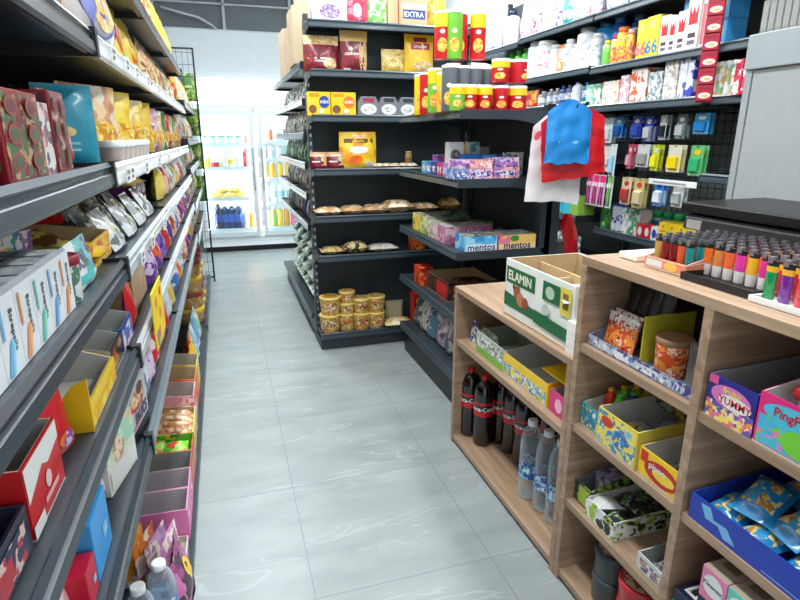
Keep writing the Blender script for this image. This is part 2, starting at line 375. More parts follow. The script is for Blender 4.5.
# ================================================================== the room
def floor_mat():
    m = bpy.data.materials.new('floor_tile'); m.use_nodes = True
    n = m.node_tree.nodes; L = m.node_tree.links; b = n['Principled BSDF']
    tc = n.new('ShaderNodeTexCoord')
    mp = n.new('ShaderNodeMapping'); mp.inputs['Location'].default_value = (-.165, -1.41, 0); mp.inputs['Scale'].default_value = (1/.6, 1/.6, 1); L.new(tc.outputs['Object'], mp.inputs[0])
    # mapping applies scale then location: shift in tile units
    mp.inputs['Location'].default_value = (-.165/.6, -1.41/.6, 0)
    sx = n.new('ShaderNodeSeparateXYZ'); L.new(mp.outputs[0], sx.inputs[0])
    def edge(o):
        f = n.new('ShaderNodeMath'); f.operation = 'FRACT'; L.new(o, f.inputs[0])
        g = n.new('ShaderNodeMath'); g.operation = 'SUBTRACT'; L.new(f.outputs[0], g.inputs[0]); g.inputs[1].default_value = .5
        h = n.new('ShaderNodeMath'); h.operation = 'ABSOLUTE'; L.new(g.outputs[0], h.inputs[0])
        k = n.new('ShaderNodeMath'); k.operation = 'GREATER_THAN'; L.new(h.outputs[0], k.inputs[0]); k.inputs[1].default_value = .4975
        return k.outputs[0]
    mxx = n.new('ShaderNodeMath'); mxx.operation = 'MAXIMUM'; L.new(edge(sx.outputs[0]), mxx.inputs[0]); L.new(edge(sx.outputs[1]), mxx.inputs[1])
    # cloudy stone
    mp2 = n.new('ShaderNodeMapping'); mp2.inputs['Scale'].default_value = (1.2, 3.6, 1); mp2.inputs['Rotation'].default_value = (0, 0, .12); L.new(tc.outputs['Object'], mp2.inputs[0])
    nz = n.new('ShaderNodeTexNoise'); nz.inputs['Scale'].default_value = 2.2; nz.inputs['Detail'].default_value = 8; nz.inputs['Roughness'].default_value = .6; L.new(mp2.outputs[0], nz.inputs['Vector'])
    r = n.new('ShaderNodeValToRGB'); e = r.color_ramp.elements
    e[0].position = .3; e[0].color = lin((142, 150, 150))+(1,); e[1].position = .72; e[1].color = lin((163, 171, 171))+(1,); L.new(nz.outputs['Fac'], r.inputs[0])
    # thin pale veins
    mp3 = n.new('ShaderNodeMapping'); mp3.inputs['Scale'].default_value = (1.0, 4.2, 1); mp3.inputs['Rotation'].default_value = (0, 0, -.1); L.new(tc.outputs['Object'], mp3.inputs[0])
    v = n.new('ShaderNodeTexNoise'); v.inputs['Scale'].default_value = 1.7; v.inputs['Detail'].default_value = 3; v.inputs['Distortion'].default_value = .8; L.new(mp3.outputs[0], v.inputs['Vector'])
    vr = n.new('ShaderNodeValToRGB'); q = vr.color_ramp.elements
    q[0].position = .575; q[0].color = (0, 0, 0, 1); q[1].position = .60; q[1].color = (0, 0, 0, 1); t = q.new(.587); t.color = (.34, .34, .34, 1); L.new(v.outputs['Fac'], vr.inputs[0])
    m1 = n.new('ShaderNodeMix'); m1.data_type = 'RGBA'; L.new(vr.outputs[0], m1.inputs[0]); L.new(r.outputs[0], m1.inputs[6]); m1.inputs[7].default_value = lin((198, 205, 205))+(1,)
    m2 = n.new('ShaderNodeMix'); m2.data_type = 'RGBA'; L.new(mxx.outputs[0], m2.inputs[0]); L.new(m1.outputs[2], m2.inputs[6]); m2.inputs[7].default_value = lin((126, 132, 132))+(1,)
    L.new(m2.outputs[2], b.inputs['Base Color']); b.inputs['Roughness'].default_value = .38
    return m
WALLW = M((222, 228, 230), .7); 
X0, X1, Y0, Y1, ZC = -.72, 2.72, -1.6, 7.95, 3.25
struct(MB().box((X0-.1, Y0, -.1), (X1+.1, Y1+.1, 0), floor_mat()).build('floor'))
struct(MB().box((X0-.1, Y0, ZC), (X1+.1, Y1+.1, ZC+.1), M((214, 218, 220), .8)).build('ceiling'))
struct(MB().box((X0-.1, Y0, 0), (X0, Y1+.1, ZC), WALLW).build('wall_left'))
struct(MB().box((X1, Y0, 0), (X1+.1, Y1+.1, ZC), WALLW).build('wall_right'))
b = MB(); b.box((X0, Y1, 0), (X1, Y1+.1, 2.66), WALLW); b.box((X0, Y1, 3.2), (X1, Y1+.1, ZC), WALLW); b.box((1.45, Y1, 2.66), (X1, Y1+.1, 3.2), WALLW)
struct(b.build('wall_back'))
w = struct(MB().box((X0, Y1+.05, 2.66), (1.45, Y1+.07, 3.2), M((120, 127, 129), .75)).build('window_1'))
b = MB(); FR = M((206, 212, 214), .5)
for x in (-.65, .17, .99): b.box((x-.016, Y1+.01, 2.66), (x+.016, Y1+.05, 3.2), FR)
b.box((X0, Y1+.01, 2.955), (1.45, Y1+.05, 2.975), FR); b.box((X0, Y1+.0, 2.655), (1.45, Y1+.05, 2.675), FR)
b.build('window_frame', w)
c = MB().tube([(-.55, 7.9, 2.88), (-.3, 7.88, 2.82), (-.12, 7.87, 2.78), (.02, 7.87, 2.70), (.1, 7.88, 2.64), (.2, 7.9, 2.3)], .014, M((216, 222, 224), .5)).build('electric_cable')
put(c, (0, 0, 0), 0, 'pale cable sagging across the grey high window above the fridges', 'cable')

# overcast daylight coming in through the open shopfront behind the camera
W = bpy.data.worlds.new('daylight'); SC.world = W; W.use_nodes = True
W.node_tree.nodes['Background'].inputs[0].default_value = (.86, .93, 1, 1); W.node_tree.nodes['Background'].inputs[1].default_value = 1.1
# lamps: long ceiling fittings over the two aisles
def ceiling_light(x, y, lx, ly, pw, lab):
    r = empty('ceiling_light')
    MB().box((-lx/2-.02, -ly/2-.02, .012), (lx/2+.02, ly/2+.02, .06), WHITE).build('frame', r)
    MB().box((-lx/2, -ly/2, 0), (lx/2, ly/2, .012), M((245, 250, 255), .5, emit=3.0)).build('diffuser', r)
    put(r, (x, y, ZC-.065), 0, lab, 'light')
    ld = bpy.data.lights.new('ceiling_lamp', 'AREA'); ld.shape = 'RECTANGLE'; ld.size = lx; ld.size_y = ly; ld.energy = pw; ld.color = (.93, .98, 1.0)
    lo = bpy.data.objects.new('ceiling_lamp', ld); COL.objects.link(lo); lo.location = (x, y, ZC-.08)
LIGHTS = [(.15, 1.0, 50, 'long ceiling lamp over the near end of the left aisle'), (.15, 3.0, 50, 'long ceiling lamp over the middle of the left aisle'), (.15, 5.2, 52, 'long ceiling lamp over the far end of the left aisle'),
          (1.65, 1.0, 36, 'long ceiling lamp over the counter'), (1.75, 3.3, 56, 'long ceiling lamp between the two dark end racks'), (1.9, 5.6, 55, 'long ceiling lamp at the far end of the right aisle')]
for x, y, p, l in LIGHTS: ceiling_light(x, y, .22, 1.5, p, l)

# ================================================================== shelving
def shelving(W, D, levels, top, rails, label, loc, rz, base_h=.14, backz=0, grid=None, group='dark steel shop shelving', depth=None, uprights=(1, 1), base=True, caps=False, panel=None):
    r = empty('shelving_unit')
    b = MB(); b.box((0, D-.03, backz), (W, D-.008, top), panel or DARKP)
    for z in [backz+.3*i for i in range(1, int((top-backz)/.3)+1)]:
        if z < top: b.box((0, D-.0315, z-.002), (W, D-.03, z+.002), BLACK)
    b.build('back_panel', r)
    for k, x in enumerate((0, W)):
        if not uprights[k]: continue
        x = .0145 if k == 0 else W-.0145
        u = MB(); u.box((x-.014, D-.075, 0), (x+.014, D-.032, top+.03), DARKP)
        for i in range(int(top/.05)):
            u.box((x-.005, D-.0758, .03+i*.05), (x+.005, D-.0748, .05+i*.05), SILVER)
            u.box((x-.0148, D-.058, .03+i*.05), (x-.0138, D-.048, .05+i*.05), SILVER)
        u.box((x-.014, .03, 0), (x+.014, D-.07, .06), DARKP); u.build('upright', r)
    def shelf(z, d, rail, nm='shelf', lip=True):
        y0 = D-d
        s = MB(); s.box((.004, y0, z-.018), (W-.004, D-.032, z), SLATE); s.box((.004, y0, z-.032), (W-.004, y0+.012, z-.018), SLATE); sh = s.build(nm, r)
        q = MB(); q.prism([(y0, z+.007), (y0-.003, z+.009), (y0-.009, z+.001), (y0-.004, z-.004), (y0-.004, z-.010), (y0-.009, z-.013), (y0-.011, z-.030), (y0-.007, z-.036), (y0, z-.034)], 0, .003, W-.003, rail); q.build('price_rail', sh)
        if caps: MB().box((W-.022, y0-.013, z-.038), (W-.002, y0+.004, z+.011), BLACK).build('rail_end_cap', sh)
        if nm == 'shelf':
            for x in (.0, W-.004):
                k = MB(); k.prism([(y0-.006, z-.036), (y0-.006, z+.008), (D-.04, z+.008), (D-.04, z-.085), (D-.08, z-.085), (y0+d*.4, z-.04)], 0, x, x+.004, BLACK); k.build('bracket', sh)
        return sh
    for i, z in enumerate(levels):
        shelf(z, (depth[i] if depth else D), rails[i] if isinstance(rails, (list, tuple)) else rails)
    if base:
        shelf(base_h, D, rails[-1] if isinstance(rails, (list, tuple)) else rails, 'base_shelf')
        MB().box((.004, .02, 0), (W-.004, .035, base_h-.03), SLATE).build('kick_plate', r)
    put(r, loc, rz, label, 'shelves', group)
    return r
LA, LB, LC_, LD, LE, LG = 1.555, 1.326, 1.142, .957, .752, .08
LZ = 1.78; XL = -.207
lab = ['dark shelving bay at the near left with plain dark grey rails', 'second shelving bay along the left wall with pale price rails', 'third shelving bay along the left wall with pale price rails',
       'fourth shelving bay along the left wall holding stacked tubs', 'fifth shelving bay along the left wall', 'far end shelving bay of the left wall next to the wire panel']
PALE = M((176, 184, 188), .28, coat=.4); WRAIL = M((222, 226, 228), .3, coat=.3); MIDR = M((112, 124, 132), .3, coat=.3)
bays = [(.25, 1.2)]+[(1.2+.93*i, 1.2+.93*(i+1)) for i in range(3)]+[(3.99+.82*i, 3.99+.82*(i+1)) for i in range(2)]
for i, (a, c) in enumerate(bays):
    if i == 0: lv = [1.80, LA, LB, LC_, LD, LE]; rl = [RAIL, RAIL, RAIL, SLATE, SLATE, SLATE, RAIL]
    elif i < 4: lv = [LZ, LA, LB-.004, LC_-.004, LD-.004, LE-.002]; rl = [RAIL, WRAIL, WRAIL, PALE, PALE, MIDR, RAIL]
    else: lv = [1.60, 1.36, 1.17, .92, .70]; rl = [RAIL, RAIL, PALE, PALE, PALE, RAIL]
    shelving(c-a, .45, lv, 2.1, rl, lab[i], (XL, a, 0), 90, base_h=LG, caps=(i in (0, 3)), group='shelving along the left wall')
# wire end panel
r = empty('wire_end_screen'); b = MB()
for x in (0, .47): b.box((x-.008, -.008, 0), (x+.008, .008, 2.14), BLACK)
b.box((0, -.008, 2.125), (.47, .008, 2.14), BLACK); b.box((0, -.006, .04), (.47, .006, .055), BLACK); b.build('frame', r)
b = MB()
for i in range(1, 10): b.tube([(i*.047, 0, .05), (i*.047, 0, 2.13)], .0022, BLACK, 4)
for i in range(1, 22): b.tube([(0, .003, i*.1), (.47, .003, i*.1)], .0022, BLACK, 4)
b.build('wire_grid', r)
put(r, (-.64, 5.66, 0), 0, 'tall black wire grid panel closing the far end of the left shelves', 'panel')
for i, z in enumerate((1.75, 1.45, 1.15, .85)):
    g = P(pouch, .12, .24, .03, PR((120, 170, 60), (180, 205, 110), (70, 120, 50), s=12), seed=1)
    put(g, (-.22, 5.69, z-.06), 0, ['green packet hung highest on the wire end panel', 'green packet hung second highest on the wire end panel', 'green packet hung third highest on the wire end panel', 'green packet hung lowest on the wire end panel'][i], 'packet', 'green packets on the wire panel')

# gondola: long run with its left face on the aisle, an end rack facing the entrance
GX0, GX1, GY = .535, 1.64, 3.72
GL = [2.02, 1.755, 1.502, 1.185, .895, .642]
shelving(GX1-GX0, .27, GL, 2.06, RAIL, 'dark end rack facing the entrance with breads and tubs', (GX0, GY-.27+.03, 0), 0, base_h=.115, group='dark racks in mid floor')
GSL = [1.83, 1.61, 1.40, 1.21, 1.01, .80]
for i in range(2):
    shelving(.92, .42, GSL, 2.06, [RAIL, WRAIL, RAIL, PALE, PALE, PALE, RAIL], ['near bay of the mid rack facing the left aisle', 'far bay of the mid rack facing the left aisle'][i], (.525, GY+.05+.93*(i+1), 0), -90, base_h=.17, group='dark racks in mid floor')
# second rack: shelves open to the left, carrying chips and mint boxes
G2X, G2Y0, G2Y1 = 1.055, 2.44, 3.36
G2L = [1.495, 1.185, .838, .52]
r = empty('shelving_unit')
MB().box((.47, 0, 0), (.50, 1.02, 1.52), DARKP).build('back_panel', r)
for y in (.0, .88): MB().box((.44, y, 0), (.545, y+.045, 1.525), SLATE).build('upright', r)
for z in G2L+[.2]:
    s = MB(); s.box((0, .0, z-.02), (.47, .92, z), SLATE); sh = s.build('shelf', r)
    q = MB(); q.prism([(0, z+.006), (-.012, z), (-.008, z-.008), (-.016, z-.032), (0, z-.036)], 1, 0, .92, RAIL); q.build('price_rail', sh)
    if z > .3:
        for y in (-.004, .918):
            pts = [(-.01, z+.006), (-.01, z-.036), (.22, z-.036)]+[(.22+.22*math.sin(t*PI/2/6), z-.036-.075*(1-math.cos(t*PI/2/6))) for t in range(1, 7)]+[(.45, z-.111), (.45, z+.006)]
            MB().prism(pts, 1, y, y+.006, SLATE).build('bracket', sh)
MB().box((.02, .01, 0), (.46, .91, .165), BLACK).build('plinth', r)
put(r, (G2X, G2Y0, 0), 0, 'dark rack with curved brackets in front of the end rack', 'shelves', 'dark racks in mid floor')

# right wall racks
XR = 2.22
RT, RM, RL_, RB = 2.085, 1.785, 1.562, .795
shelving(.92, .44, [RT, RM, RL_, RB], 2.5, RAIL, 'right wall shelving bay with hooks and hanging packs', (XR, 3.17, 0), -90, backz=0, group='shelving along the right wall', depth=[.44, .44, .44, .30], panel=M((112, 120, 123), .6))
shelving(.92, .44, [RT, RM+.01, 1.585, 1.20, .87, .55], 2.5, RAIL, 'middle shelving bay of the right wall behind the hung bags', (XR, 4.10, 0), -90, group='shelving along the right wall')
shelving(.92, .44, [RT-.015, RM+.02, 1.56, 1.2, .85], 2.5, RAIL, 'far shelving bay of the right wall behind the chip cans', (XR, 5.03, 0), -90, group='shelving along the right wall')
shelving(.92, .44, [RT, RM, RL_, 1.2], 2.5, RAIL, 'nearest right wall shelving bay, partly behind the pale cabinet', (XR, 2.245, 0), -90, group='shelving along the right wall', depth=[.44, .44, .40, .40])
# wire grid with hooks for the hanging packs
r = empty('wire_grid_panel'); b = MB(); gx = 2.55
for i in range(19): b.tube([(gx, 2.28+i*.048, .86), (gx, 2.28+i*.048, 1.53)], .0022, BLACK, 4)
for i in range(12): b.tube([(gx-.004, 2.27, .88+i*.058), (gx-.004, 3.16, .88+i*.058)], .0022, BLACK, 4)
b.build('wire_grid', r)
HK = []
for z in (1.50, 1.345, 1.155):
    for k in range(7):
        y = 2.33+k*.13; HK.append((y, z))
        MB().tube([(gx-.006, y, z), (gx-.26, y, z), (gx-.27, y, z+.012)], .0028, BLACK, 5).build('hook', r)
    MB().tube([(gx-.1, 2.28, z+.012), (gx-.1, 3.15, z+.012)], .004, BLACK, 5).build('crossbar', r)
put(r, (0, 0, 0), 0, 'black wire grid with hooks on the right wall bay', 'grid')
# pale cabinet at the right edge
r = empty('cabinet'); GC = M((158, 166, 168), .5); GC2 = M((148, 156, 158), .5)
b = MB(); b.box((.02, .0, 0), (.44, 1.25, 1.70), GC2); b.box((0, 1.225, 0), (.02, 1.25, 1.60), GC); b.build('cabinet_body', r)
MB().box((-.012, 0, 1.60), (.44, 1.25, 1.71), GC).build('header', r, .003)
for y0, y1 in ((.62, 1.222), (.0, .62)):
    d = MB().box((.004 if y0 else .012, y0, .1), (.018, y1, 1.598), M((164, 171, 173), .45)).build('sliding_door', r)
MB().box((0.0, .612, .1), (.006, .624, 1.6), WHITE).build('door_edge', r)
put(r, (1.75, .36, 0), 0, 'pale grey cabinet with sliding doors at the right edge', 'cabinet')

# ================================================================== fridges
FY = 7.1; FX = -.30; 
r = empty('display_fridge'); FW = M((232, 238, 240), .4, coat=.2); FIN = M((240, 244, 246), .5); FGR = M((206, 214, 218), .35, .1)
Wf = 1.46
b = MB(); b.box((0, .08, .08), (.03, .72, 2.03), FW); b.box((Wf-.03, .08, .08), (Wf, .72, 2.03), FW); b.box((.03, .68, .08), (Wf-.03, .72, 2.03), FIN); b.box((.03, .08, 1.70), (Wf-.03, .68, 1.73), FIN)
b.box((.03, .08, .08), (Wf-.03, .68, .24), FW); b.box((.0, .08, 2.0), (Wf, .72, 2.03), FW); b.box((.68, .10, .2), (.72, .68, 1.7), FIN); b.build('cabinet_body', r)
MB().box((.0, .03, 1.745), (Wf, .08, 2.03), M((246, 250, 252), .5, emit=1.35)).build('light_header', r)
MB().box((.0, .02, 1.695), (Wf, .08, 1.745), FGR).build('door_rail', r)
MB().box((.03, .1, 0), (Wf-.03, .68, .08), BLACK).build('kick_plate', r)
b = MB(); b.box((0, .03, .075), (Wf, .08, .19), FW); b.box((0, .026, .128), (Wf, .03, .133), FGR); b.build('lower_panel', r)
GL_ = CLEAR((240, 248, 250), .03, .03)
for x0, x1 in ((.02, .685), (.735, 1.44)):
    d = empty('door'); d.parent = r
    f = MB()
    for a, c in (((x0, 0, .195), (x0+.05, .045, 1.69)), ((x1-.05, 0, .195), (x1, .045, 1.69)), ((x0+.05, 0, 1.63), (x1-.05, .045, 1.69)), ((x0+.05, 0, .195), (x1-.05, .045, .25))): f.box(a, c, FGR)
    f.build('door_frame', d); MB().box((x0+.05, .02, .25), (x1-.05, .026, 1.63), GL_).build('glass', d)
    hx = x1-.035 if x0 < .5 else x0+.02
    MB().box((hx, -.025, .75), (hx+.016, 0, 1.25), SILVER).build('handle', d)
FLL = [.27, .655, 1.02, 1.30]; FLR = [.27, .575, .885, 1.12, 1.335]
SW = M((236, 240, 242), .4)
for zz, x0, x1 in ((FLL, .04, .675), (FLR, .725, 1.42)):
    for z in zz:
        s = MB(); s.box((x0, .13, z-.014), (x1, .66, z), SW); s.box((x0, .118, z-.03), (x1, .13, z+.012), SW); s.build('shelf', r)
MB().box((.1, .1, 1.66), (.62, .16, 1.69), M((250, 252, 255), .5, emit=3)).build('light_strip', r); MB().box((.8, .1, 1.66), (1.36, .16, 1.69), M((250, 252, 255), .5, emit=3)).build('light_strip', r)
put(r, (FX, FY, 0), 0, 'white double glass door drinks fridge at the end of the aisle', 'fridge')
for x in (.055, .655, .765, 1.405):
    MB().box((x-.012, .085, .28), (x+.012, .1, 1.6), M((250, 252, 255), .5, emit=2)).build('light_strip', r)
    ld = bpy.data.lights.new('fridge_lamp', 'AREA'); ld.shape = 'RECTANGLE'; ld.size = .05; ld.size_y = 1.35; ld.energy = 10
    lo = bpy.data.objects.new('fridge_lamp', ld); COL.objects.link(lo); lo.location = (FX+x, FY+.115, .95); lo.rotation_euler = (PI/2, 0, 0)
# bulkhead above the fridge
struct(MB().box((X0, FY+.1, 2.04), (1.30, FY+.2, 2.54), M((172, 180, 184), .6)).build('trim_1'))
def shelfrow(lst, x0, x1, z, where, y=FY+.19, step=None, sc=None):
    """lst: (proto callable+args, look) ; places along x"""
    n = len(lst)
    for i, (o, lk, ct, g) in enumerate(lst):
        put(o, (x0+(x1-x0)*(i+.5)/n, y+random.uniform(-.01, .01), z+.001), random.uniform(-15, 15), f'{lk}, {where}', ct, g)
fa, fb = FX+.06, FX+.67; fc, fd = FX+.745, FX+1.33
# left door
blueb = lambda s=0: P(bottle, .30, .046, M((20, 40, 110), .15, coat=.5), WHITE, M((40, 90, 190), .4))
shelfrow([(P(bottle, .31, .05, M((16, 26, 62), .15, coat=.5), BLACK, M((34, 60, 150), .4)), 'tall dark blue bottle, leftmost on the lowest left fridge shelf', 'bottle', None)]+
         [(blueb(), f'blue drink bottle, {ORD[i]} after the darkest one', 'bottle', 'blue bottles low in the left fridge') for i in range(3)]+
         [(P(bottle, .22, .035, WHITE, WHITE, M((220, 230, 240), .4)), 'small white bottle beside the blue bottles', 'bottle', None), (P(bottle, .22, .04, M((240, 150, 30), .2, coat=.4), WHITE), 'orange juice bottle beside the small white bottle', 'bottle', None)], fa+.10, fb-.02, FLL[0], 'low in the left fridge')
for i, (x, y, t, z) in enumerate(((.20, .2, 0, 0), (.34, .19, 20, 0), (.47, .2, -15, 0), (.27, .21, 40, .055), (.42, .21, 10, .055))):
    put(P(pillow, .12, .17, .06, PR((250, 206, 60), (240, 180, 30), (255, 230, 130), s=9), seed=2), (FX+x, FY+y+.03, FLL[1]+z+.001), t, ['yellow packet lying leftmost in the left fridge pile', 'yellow packet lying mid in the left fridge pile', 'yellow packet lying rightmost in the left fridge pile', 'yellow packet on top of the left part of the fridge pile', 'yellow packet on top of the right part of the fridge pile'][i], 'packet', 'yellow packets in the left fridge')
shelfrow([(P(can, .12, .033, YEL, SILVER), 'yellow can', 'can', None), (P(tub, .08, .05, RED, WHITE, rt=1.05), 'short red and white tub', 'tub', None), (P(bottle, .16, .035, M((250, 240, 215), .4), M((240, 220, 160), .4), neck=.6), 'cream jar next to the red tub', 'jar', None), (P(bottle, .15, .035, M((236, 230, 190), .4), WHITE, YEL, neck=.6), 'cream jar with a yellow label', 'jar', None), (P(bottle, .15, .033, WHITE, WHITE, neck=.6), 'white jar', 'jar', None), (P(bottle, .22, .035, M((170, 24, 34), .25, coat=.4), RED, M((220, 60, 60), .4)), 'red bottle', 'bottle', None)], fa+.02, fb-.04, FLL[2], 'on the third left fridge shelf')
shelfrow([(P(tub, .09, .04, M((230, 240, 232), .4), M((60, 150, 90), .4), rt=1.1), f'white and green cup, {ORD[i]} from the left', 'cup', 'cups high in the left fridge') for i in range(5)]+[(P(tub, .11, .035, M((220, 110, 90), .4), WHITE, rt=1.1), 'coral cup at the right end', 'cup', None)], fa, fb, FLL[3], 'on the top left fridge shelf')
# right door
def rowc(cols, fn, z, where, nm, h, grp):
    shelfrow([(fn(M(c, .25, coat=.4), h), f'{n} {nm}, {ORD[i]} from the door post', nm, grp) for i, (c, n) in enumerate(cols)], fc, fd, z, where)
bt = lambda m, h: P(bottle, h, .038, m, WHITE, None)
lb = lambda m, h: P(bottle, h, .038, M((250, 250, 248), .4), WHITE, m)
cn = lambda m, h: P(can, h, .032, m, SILVER)
rowc([((225, 235, 200), 'pale green'), ((150, 196, 70), 'green'), ((240, 196, 40), 'yellow'), ((246, 170, 40), 'amber'), ((240, 110, 140), 'pink'), ((236, 84, 120), 'deep pink'), ((240, 200, 210), 'pale pink')], bt, FLR[0], 'lowest right fridge shelf', 'bottle', .25, 'bottles low in the right fridge')
rowc([((226, 234, 238), 'white'), ((200, 214, 220), 'grey-labelled white'), ((150, 200, 226), 'sky-labelled white'), ((130, 200, 190), 'teal-labelled white'), ((240, 150, 50), 'orange-labelled white'), ((235, 235, 235), 'plain white')], lb, FLR[1], 'second right fridge shelf', 'bottle', .25, 'white bottles in the right fridge')
rowc([((246, 210, 90), 'pale yellow'), ((236, 170, 30), 'amber'), ((250, 205, 50), 'yellow'), ((246, 190, 60), 'golden'), ((246, 200, 190), 'peach'), ((240, 150, 170), 'pink')], bt, FLR[2], 'third right fridge shelf', 'bottle', .20, 'bottles midway in the right fridge')
rowc([((236, 240, 244), 'white'), ((210, 222, 236), 'pale blue'), ((240, 236, 236), 'off-white'), ((190, 214, 220), 'grey blue'), ((220, 160, 120), 'tan'), ((130, 170, 120), 'green')], cn, FLR[3], 'fourth right fridge shelf', 'can', .15, 'cans in the right fridge')
rowc([((236, 200, 190), 'pale red'), ((226, 110, 60), 'orange'), ((240, 226, 220), 'cream'), ((150, 70, 130), 'purple'), ((210, 110, 160), 'pink'), ((120, 170, 120), 'green')], cn, FLR[4], 'top right fridge shelf', 'can', .14, 'cans high in the right fridge')

# ================================================================== helpers that stand goods along a shelf
CP, SP, CY, SY = math.cos(PITCH), math.sin(PITCH), math.cos(YAW), math.sin(YAW)
def ya(px, x, z):
    u = (px-400)/F; return (x*CY-u*(x*SY*CP-(z-H)*SP))/(SY+u*CY*CP)
def xa(px, y, z):
    u = (px-400)/F; return (y*SY+u*(y*CY*CP-(z-H)*SP))/(CY-u*SY*CP)
def gz(px, py, z):
    u = (px-400)/F; v = (300-py)/F; f = CP+v*SP; rz = -SP+v*CP; t = (z-H)/rz
    return ((u*CY+f*SY)*t, (-u*SY+f*CY)*t, z)
# ================================================================== oak counters
OAK = ((140, 113, 90), (168, 139, 113), (192, 163, 136))
OX, OY, OZ = wood(*OAK, 0), wood(*OAK, 1), wood(*OAK, 2)
CX = .925
def counter(name, y0, y1, top, cells, shelves, x1, label):
    r = empty(name); T = .024
    MB().box((CX, y0, top-T), (x1, y1, top), OY).build('counter_top', r, .0015)
    for y in cells: MB().box((CX, y-T/2, 0), (x1-.02, y+T/2, top-T), OX).build('upright_panel', r, .001)
    MB().box((x1-.02, y0, 0), (x1, y1, top-T), OY).build('back_panel', r)
    cs = sorted(cells)
    for a, c in zip(cs[:-1], cs[1:]):
        for z in shelves: MB().box((CX+.004, a+T/2, z-T), (x1-.02, c-T/2, z), OY).build('shelf' if z > .1 else 'bottom_board', r, .001)
    put(r, (0, 0, 0), 0, label, 'counter', 'oak counters')
counter('open_counter', 1.285, 2.165, .757, [1.297, 2.153], [.518, .04], 1.40, 'low oak counter with open shelves holding bottles and snack boxes')
counter('open_counter', .385, 1.284, 1.067, [1.271, .846, .398], [.818, .565, .305, .04], 1.45, 'tall oak counter with cubbyholes full of sweet boxes')
def CT(px0, px1, z, d=.02, x=None):
    """width and centre along the counter front for a front spanning px0..px1"""
    X = CX+d; a, c = ya(px0, X, z), ya(px1, X, z); return a-c, (a+c)/2
def CI(o, y, z, d, label, cat, group=None, rz=-90, rx=0, ry=0): return put(o, (CX+d, y, z+.0008), rz, label, cat, group, rx, ry)
ZL, ZB = .518, .04
# --- cola and water on the bottom board
COLA = M((22, 10, 9), .1, coat=.8); CRED = M((200, 16, 26), .35, coat=.3); WHT = M((245, 245, 245), .4)
cola = lambda: P(bottle, .335, .045, COLA, CRED, CRED, .3, (.44, .64), name='cola_bottle', sh=.7, waist=.05, deco=[('t', 'Coca-Cola', .47, .55, .020, WHT), ('r', .80, .1, .95, .85, PAPER)])
spots = [(467, 435, 'foremost at the left end'), (480, 445, 'second from the left end in the front'), (498, 443, 'third along the front'), (508.5, 453, 'fourth along the front'), (520.5, 465, 'nearest the water bottles')]
for px, py, l in spots:
    g = gz(px, py, ZB); put(cola(), (g[0]+.02, g[1]+.02, ZB+.001), -34, 'red-labelled dark cola bottle, '+l, 'bottle', 'cola bottles in the low counter')
for i, (x, y) in enumerate(((1.19, 2.02), (1.20, 1.90), (1.19, 1.76))): put(cola(), (x, y, ZB+.001), -34, 'dark cola bottle behind the front row, '+['by the left end panel', 'in the middle of the back row', 'by the water bottles'][i], 'bottle', 'cola bottles in the low counter')
PET = CLEAR((240, 248, 252), .10, .05)
water = lambda: P(bottle, .325, .0415, PET, M((240, 244, 246), .4), PR((60, 110, 180), (225, 236, 242), (120, 190, 220), (40, 80, 150), s=24), .36, (.28, .48), name='water_bottle', sh=.66, waist=.04, deco=[('p', [(.3, .35), (.5, .8), (.7, .35)], NAVY)])
for px, py, l in ((529, 496, 'next to the cola'), (544.5, 509, 'in the middle of three'), (557, 521, 'nearest the tall counter')):
    g = gz(px, py, ZB); put(water(), (g[0]+.0, g[1]+.01, ZB+.001), -34, 'clear water bottle with white cap, '+l, 'bottle', 'water bottles in the low counter')
# --- trays on its middle shelf
def tr(px0, px1, z, hf, hb, depth, outer, inner, label, deco=(), d=.03, slope=.0, **k):
    w, y = CT(px0, px1, z, d); cat = 'box'
    CI(P(tray, round(w, 3), depth, hf, hb, outer, inner, deco, slope=slope, **k), y, z, d+depth/2, label, cat); return w, y
GRNPR = PR((120, 180, 70), (230, 232, 222), (60, 130, 50), (240, 240, 235), s=22)
tr(476, 503, ZL, .09, .10, .20, CLEAR((230, 240, 230), .35), CLEAR((230, 240, 230), .3), 'clear and green tray of small packs at the left of the low shelf', [('f', 'r', 0, 0, 1, .3, M((120, 190, 70), .4)), ('f', 'r', .05, .35, .95, .9, PR((226, 228, 220), (190, 196, 180), (120, 124, 110), s=40))])
for i in range(4):
    CI(P(pouch, .06, .085, .02, PR((226, 228, 220), (150, 170, 130), (200, 205, 190), s=30), seed=i), 1.89+.035*i, ZL+.004, .06+.03*(i % 2), ['pale pack rightmost in the clear green tray', 'pale pack second from right in the clear green tray', 'pale pack second from left in the clear green tray', 'pale pack leftmost in the clear green tray'][i], 'packet', 'pale packs in the clear tray', rx=8)
w, y = tr(503, 546, ZL, .085, .115, .26, YEL, GREYC, 'yellow tray with grey inside on the low counter shelf', [('f', 'r', .02, .08, .98, .6, PR((120, 190, 210), (240, 240, 230), (60, 140, 180), (246, 214, 60), s=26)), ('l', 'r', 0, 0, 1, .9, YEL)], slope=.3)
CI(P(carton, .21, .22, .005, M((248, 206, 16), .4), name='cardboard_flap'), 1.405, ZL+.119, .155, 'yellow cardboard lid lying open across the yellow and magenta trays', 'lid', rx=4)
w, y = tr(549, 574, ZL, .08, .10, .24, MAG, M((190, 190, 196), .6), 'magenta tray at the right end of the low shelf', [('f', 'e', .35, .5, .14, .3, M((250, 190, 210), .4)), ('f', 'e', .72, .5, .12, .3, PAPER)], slope=.2)
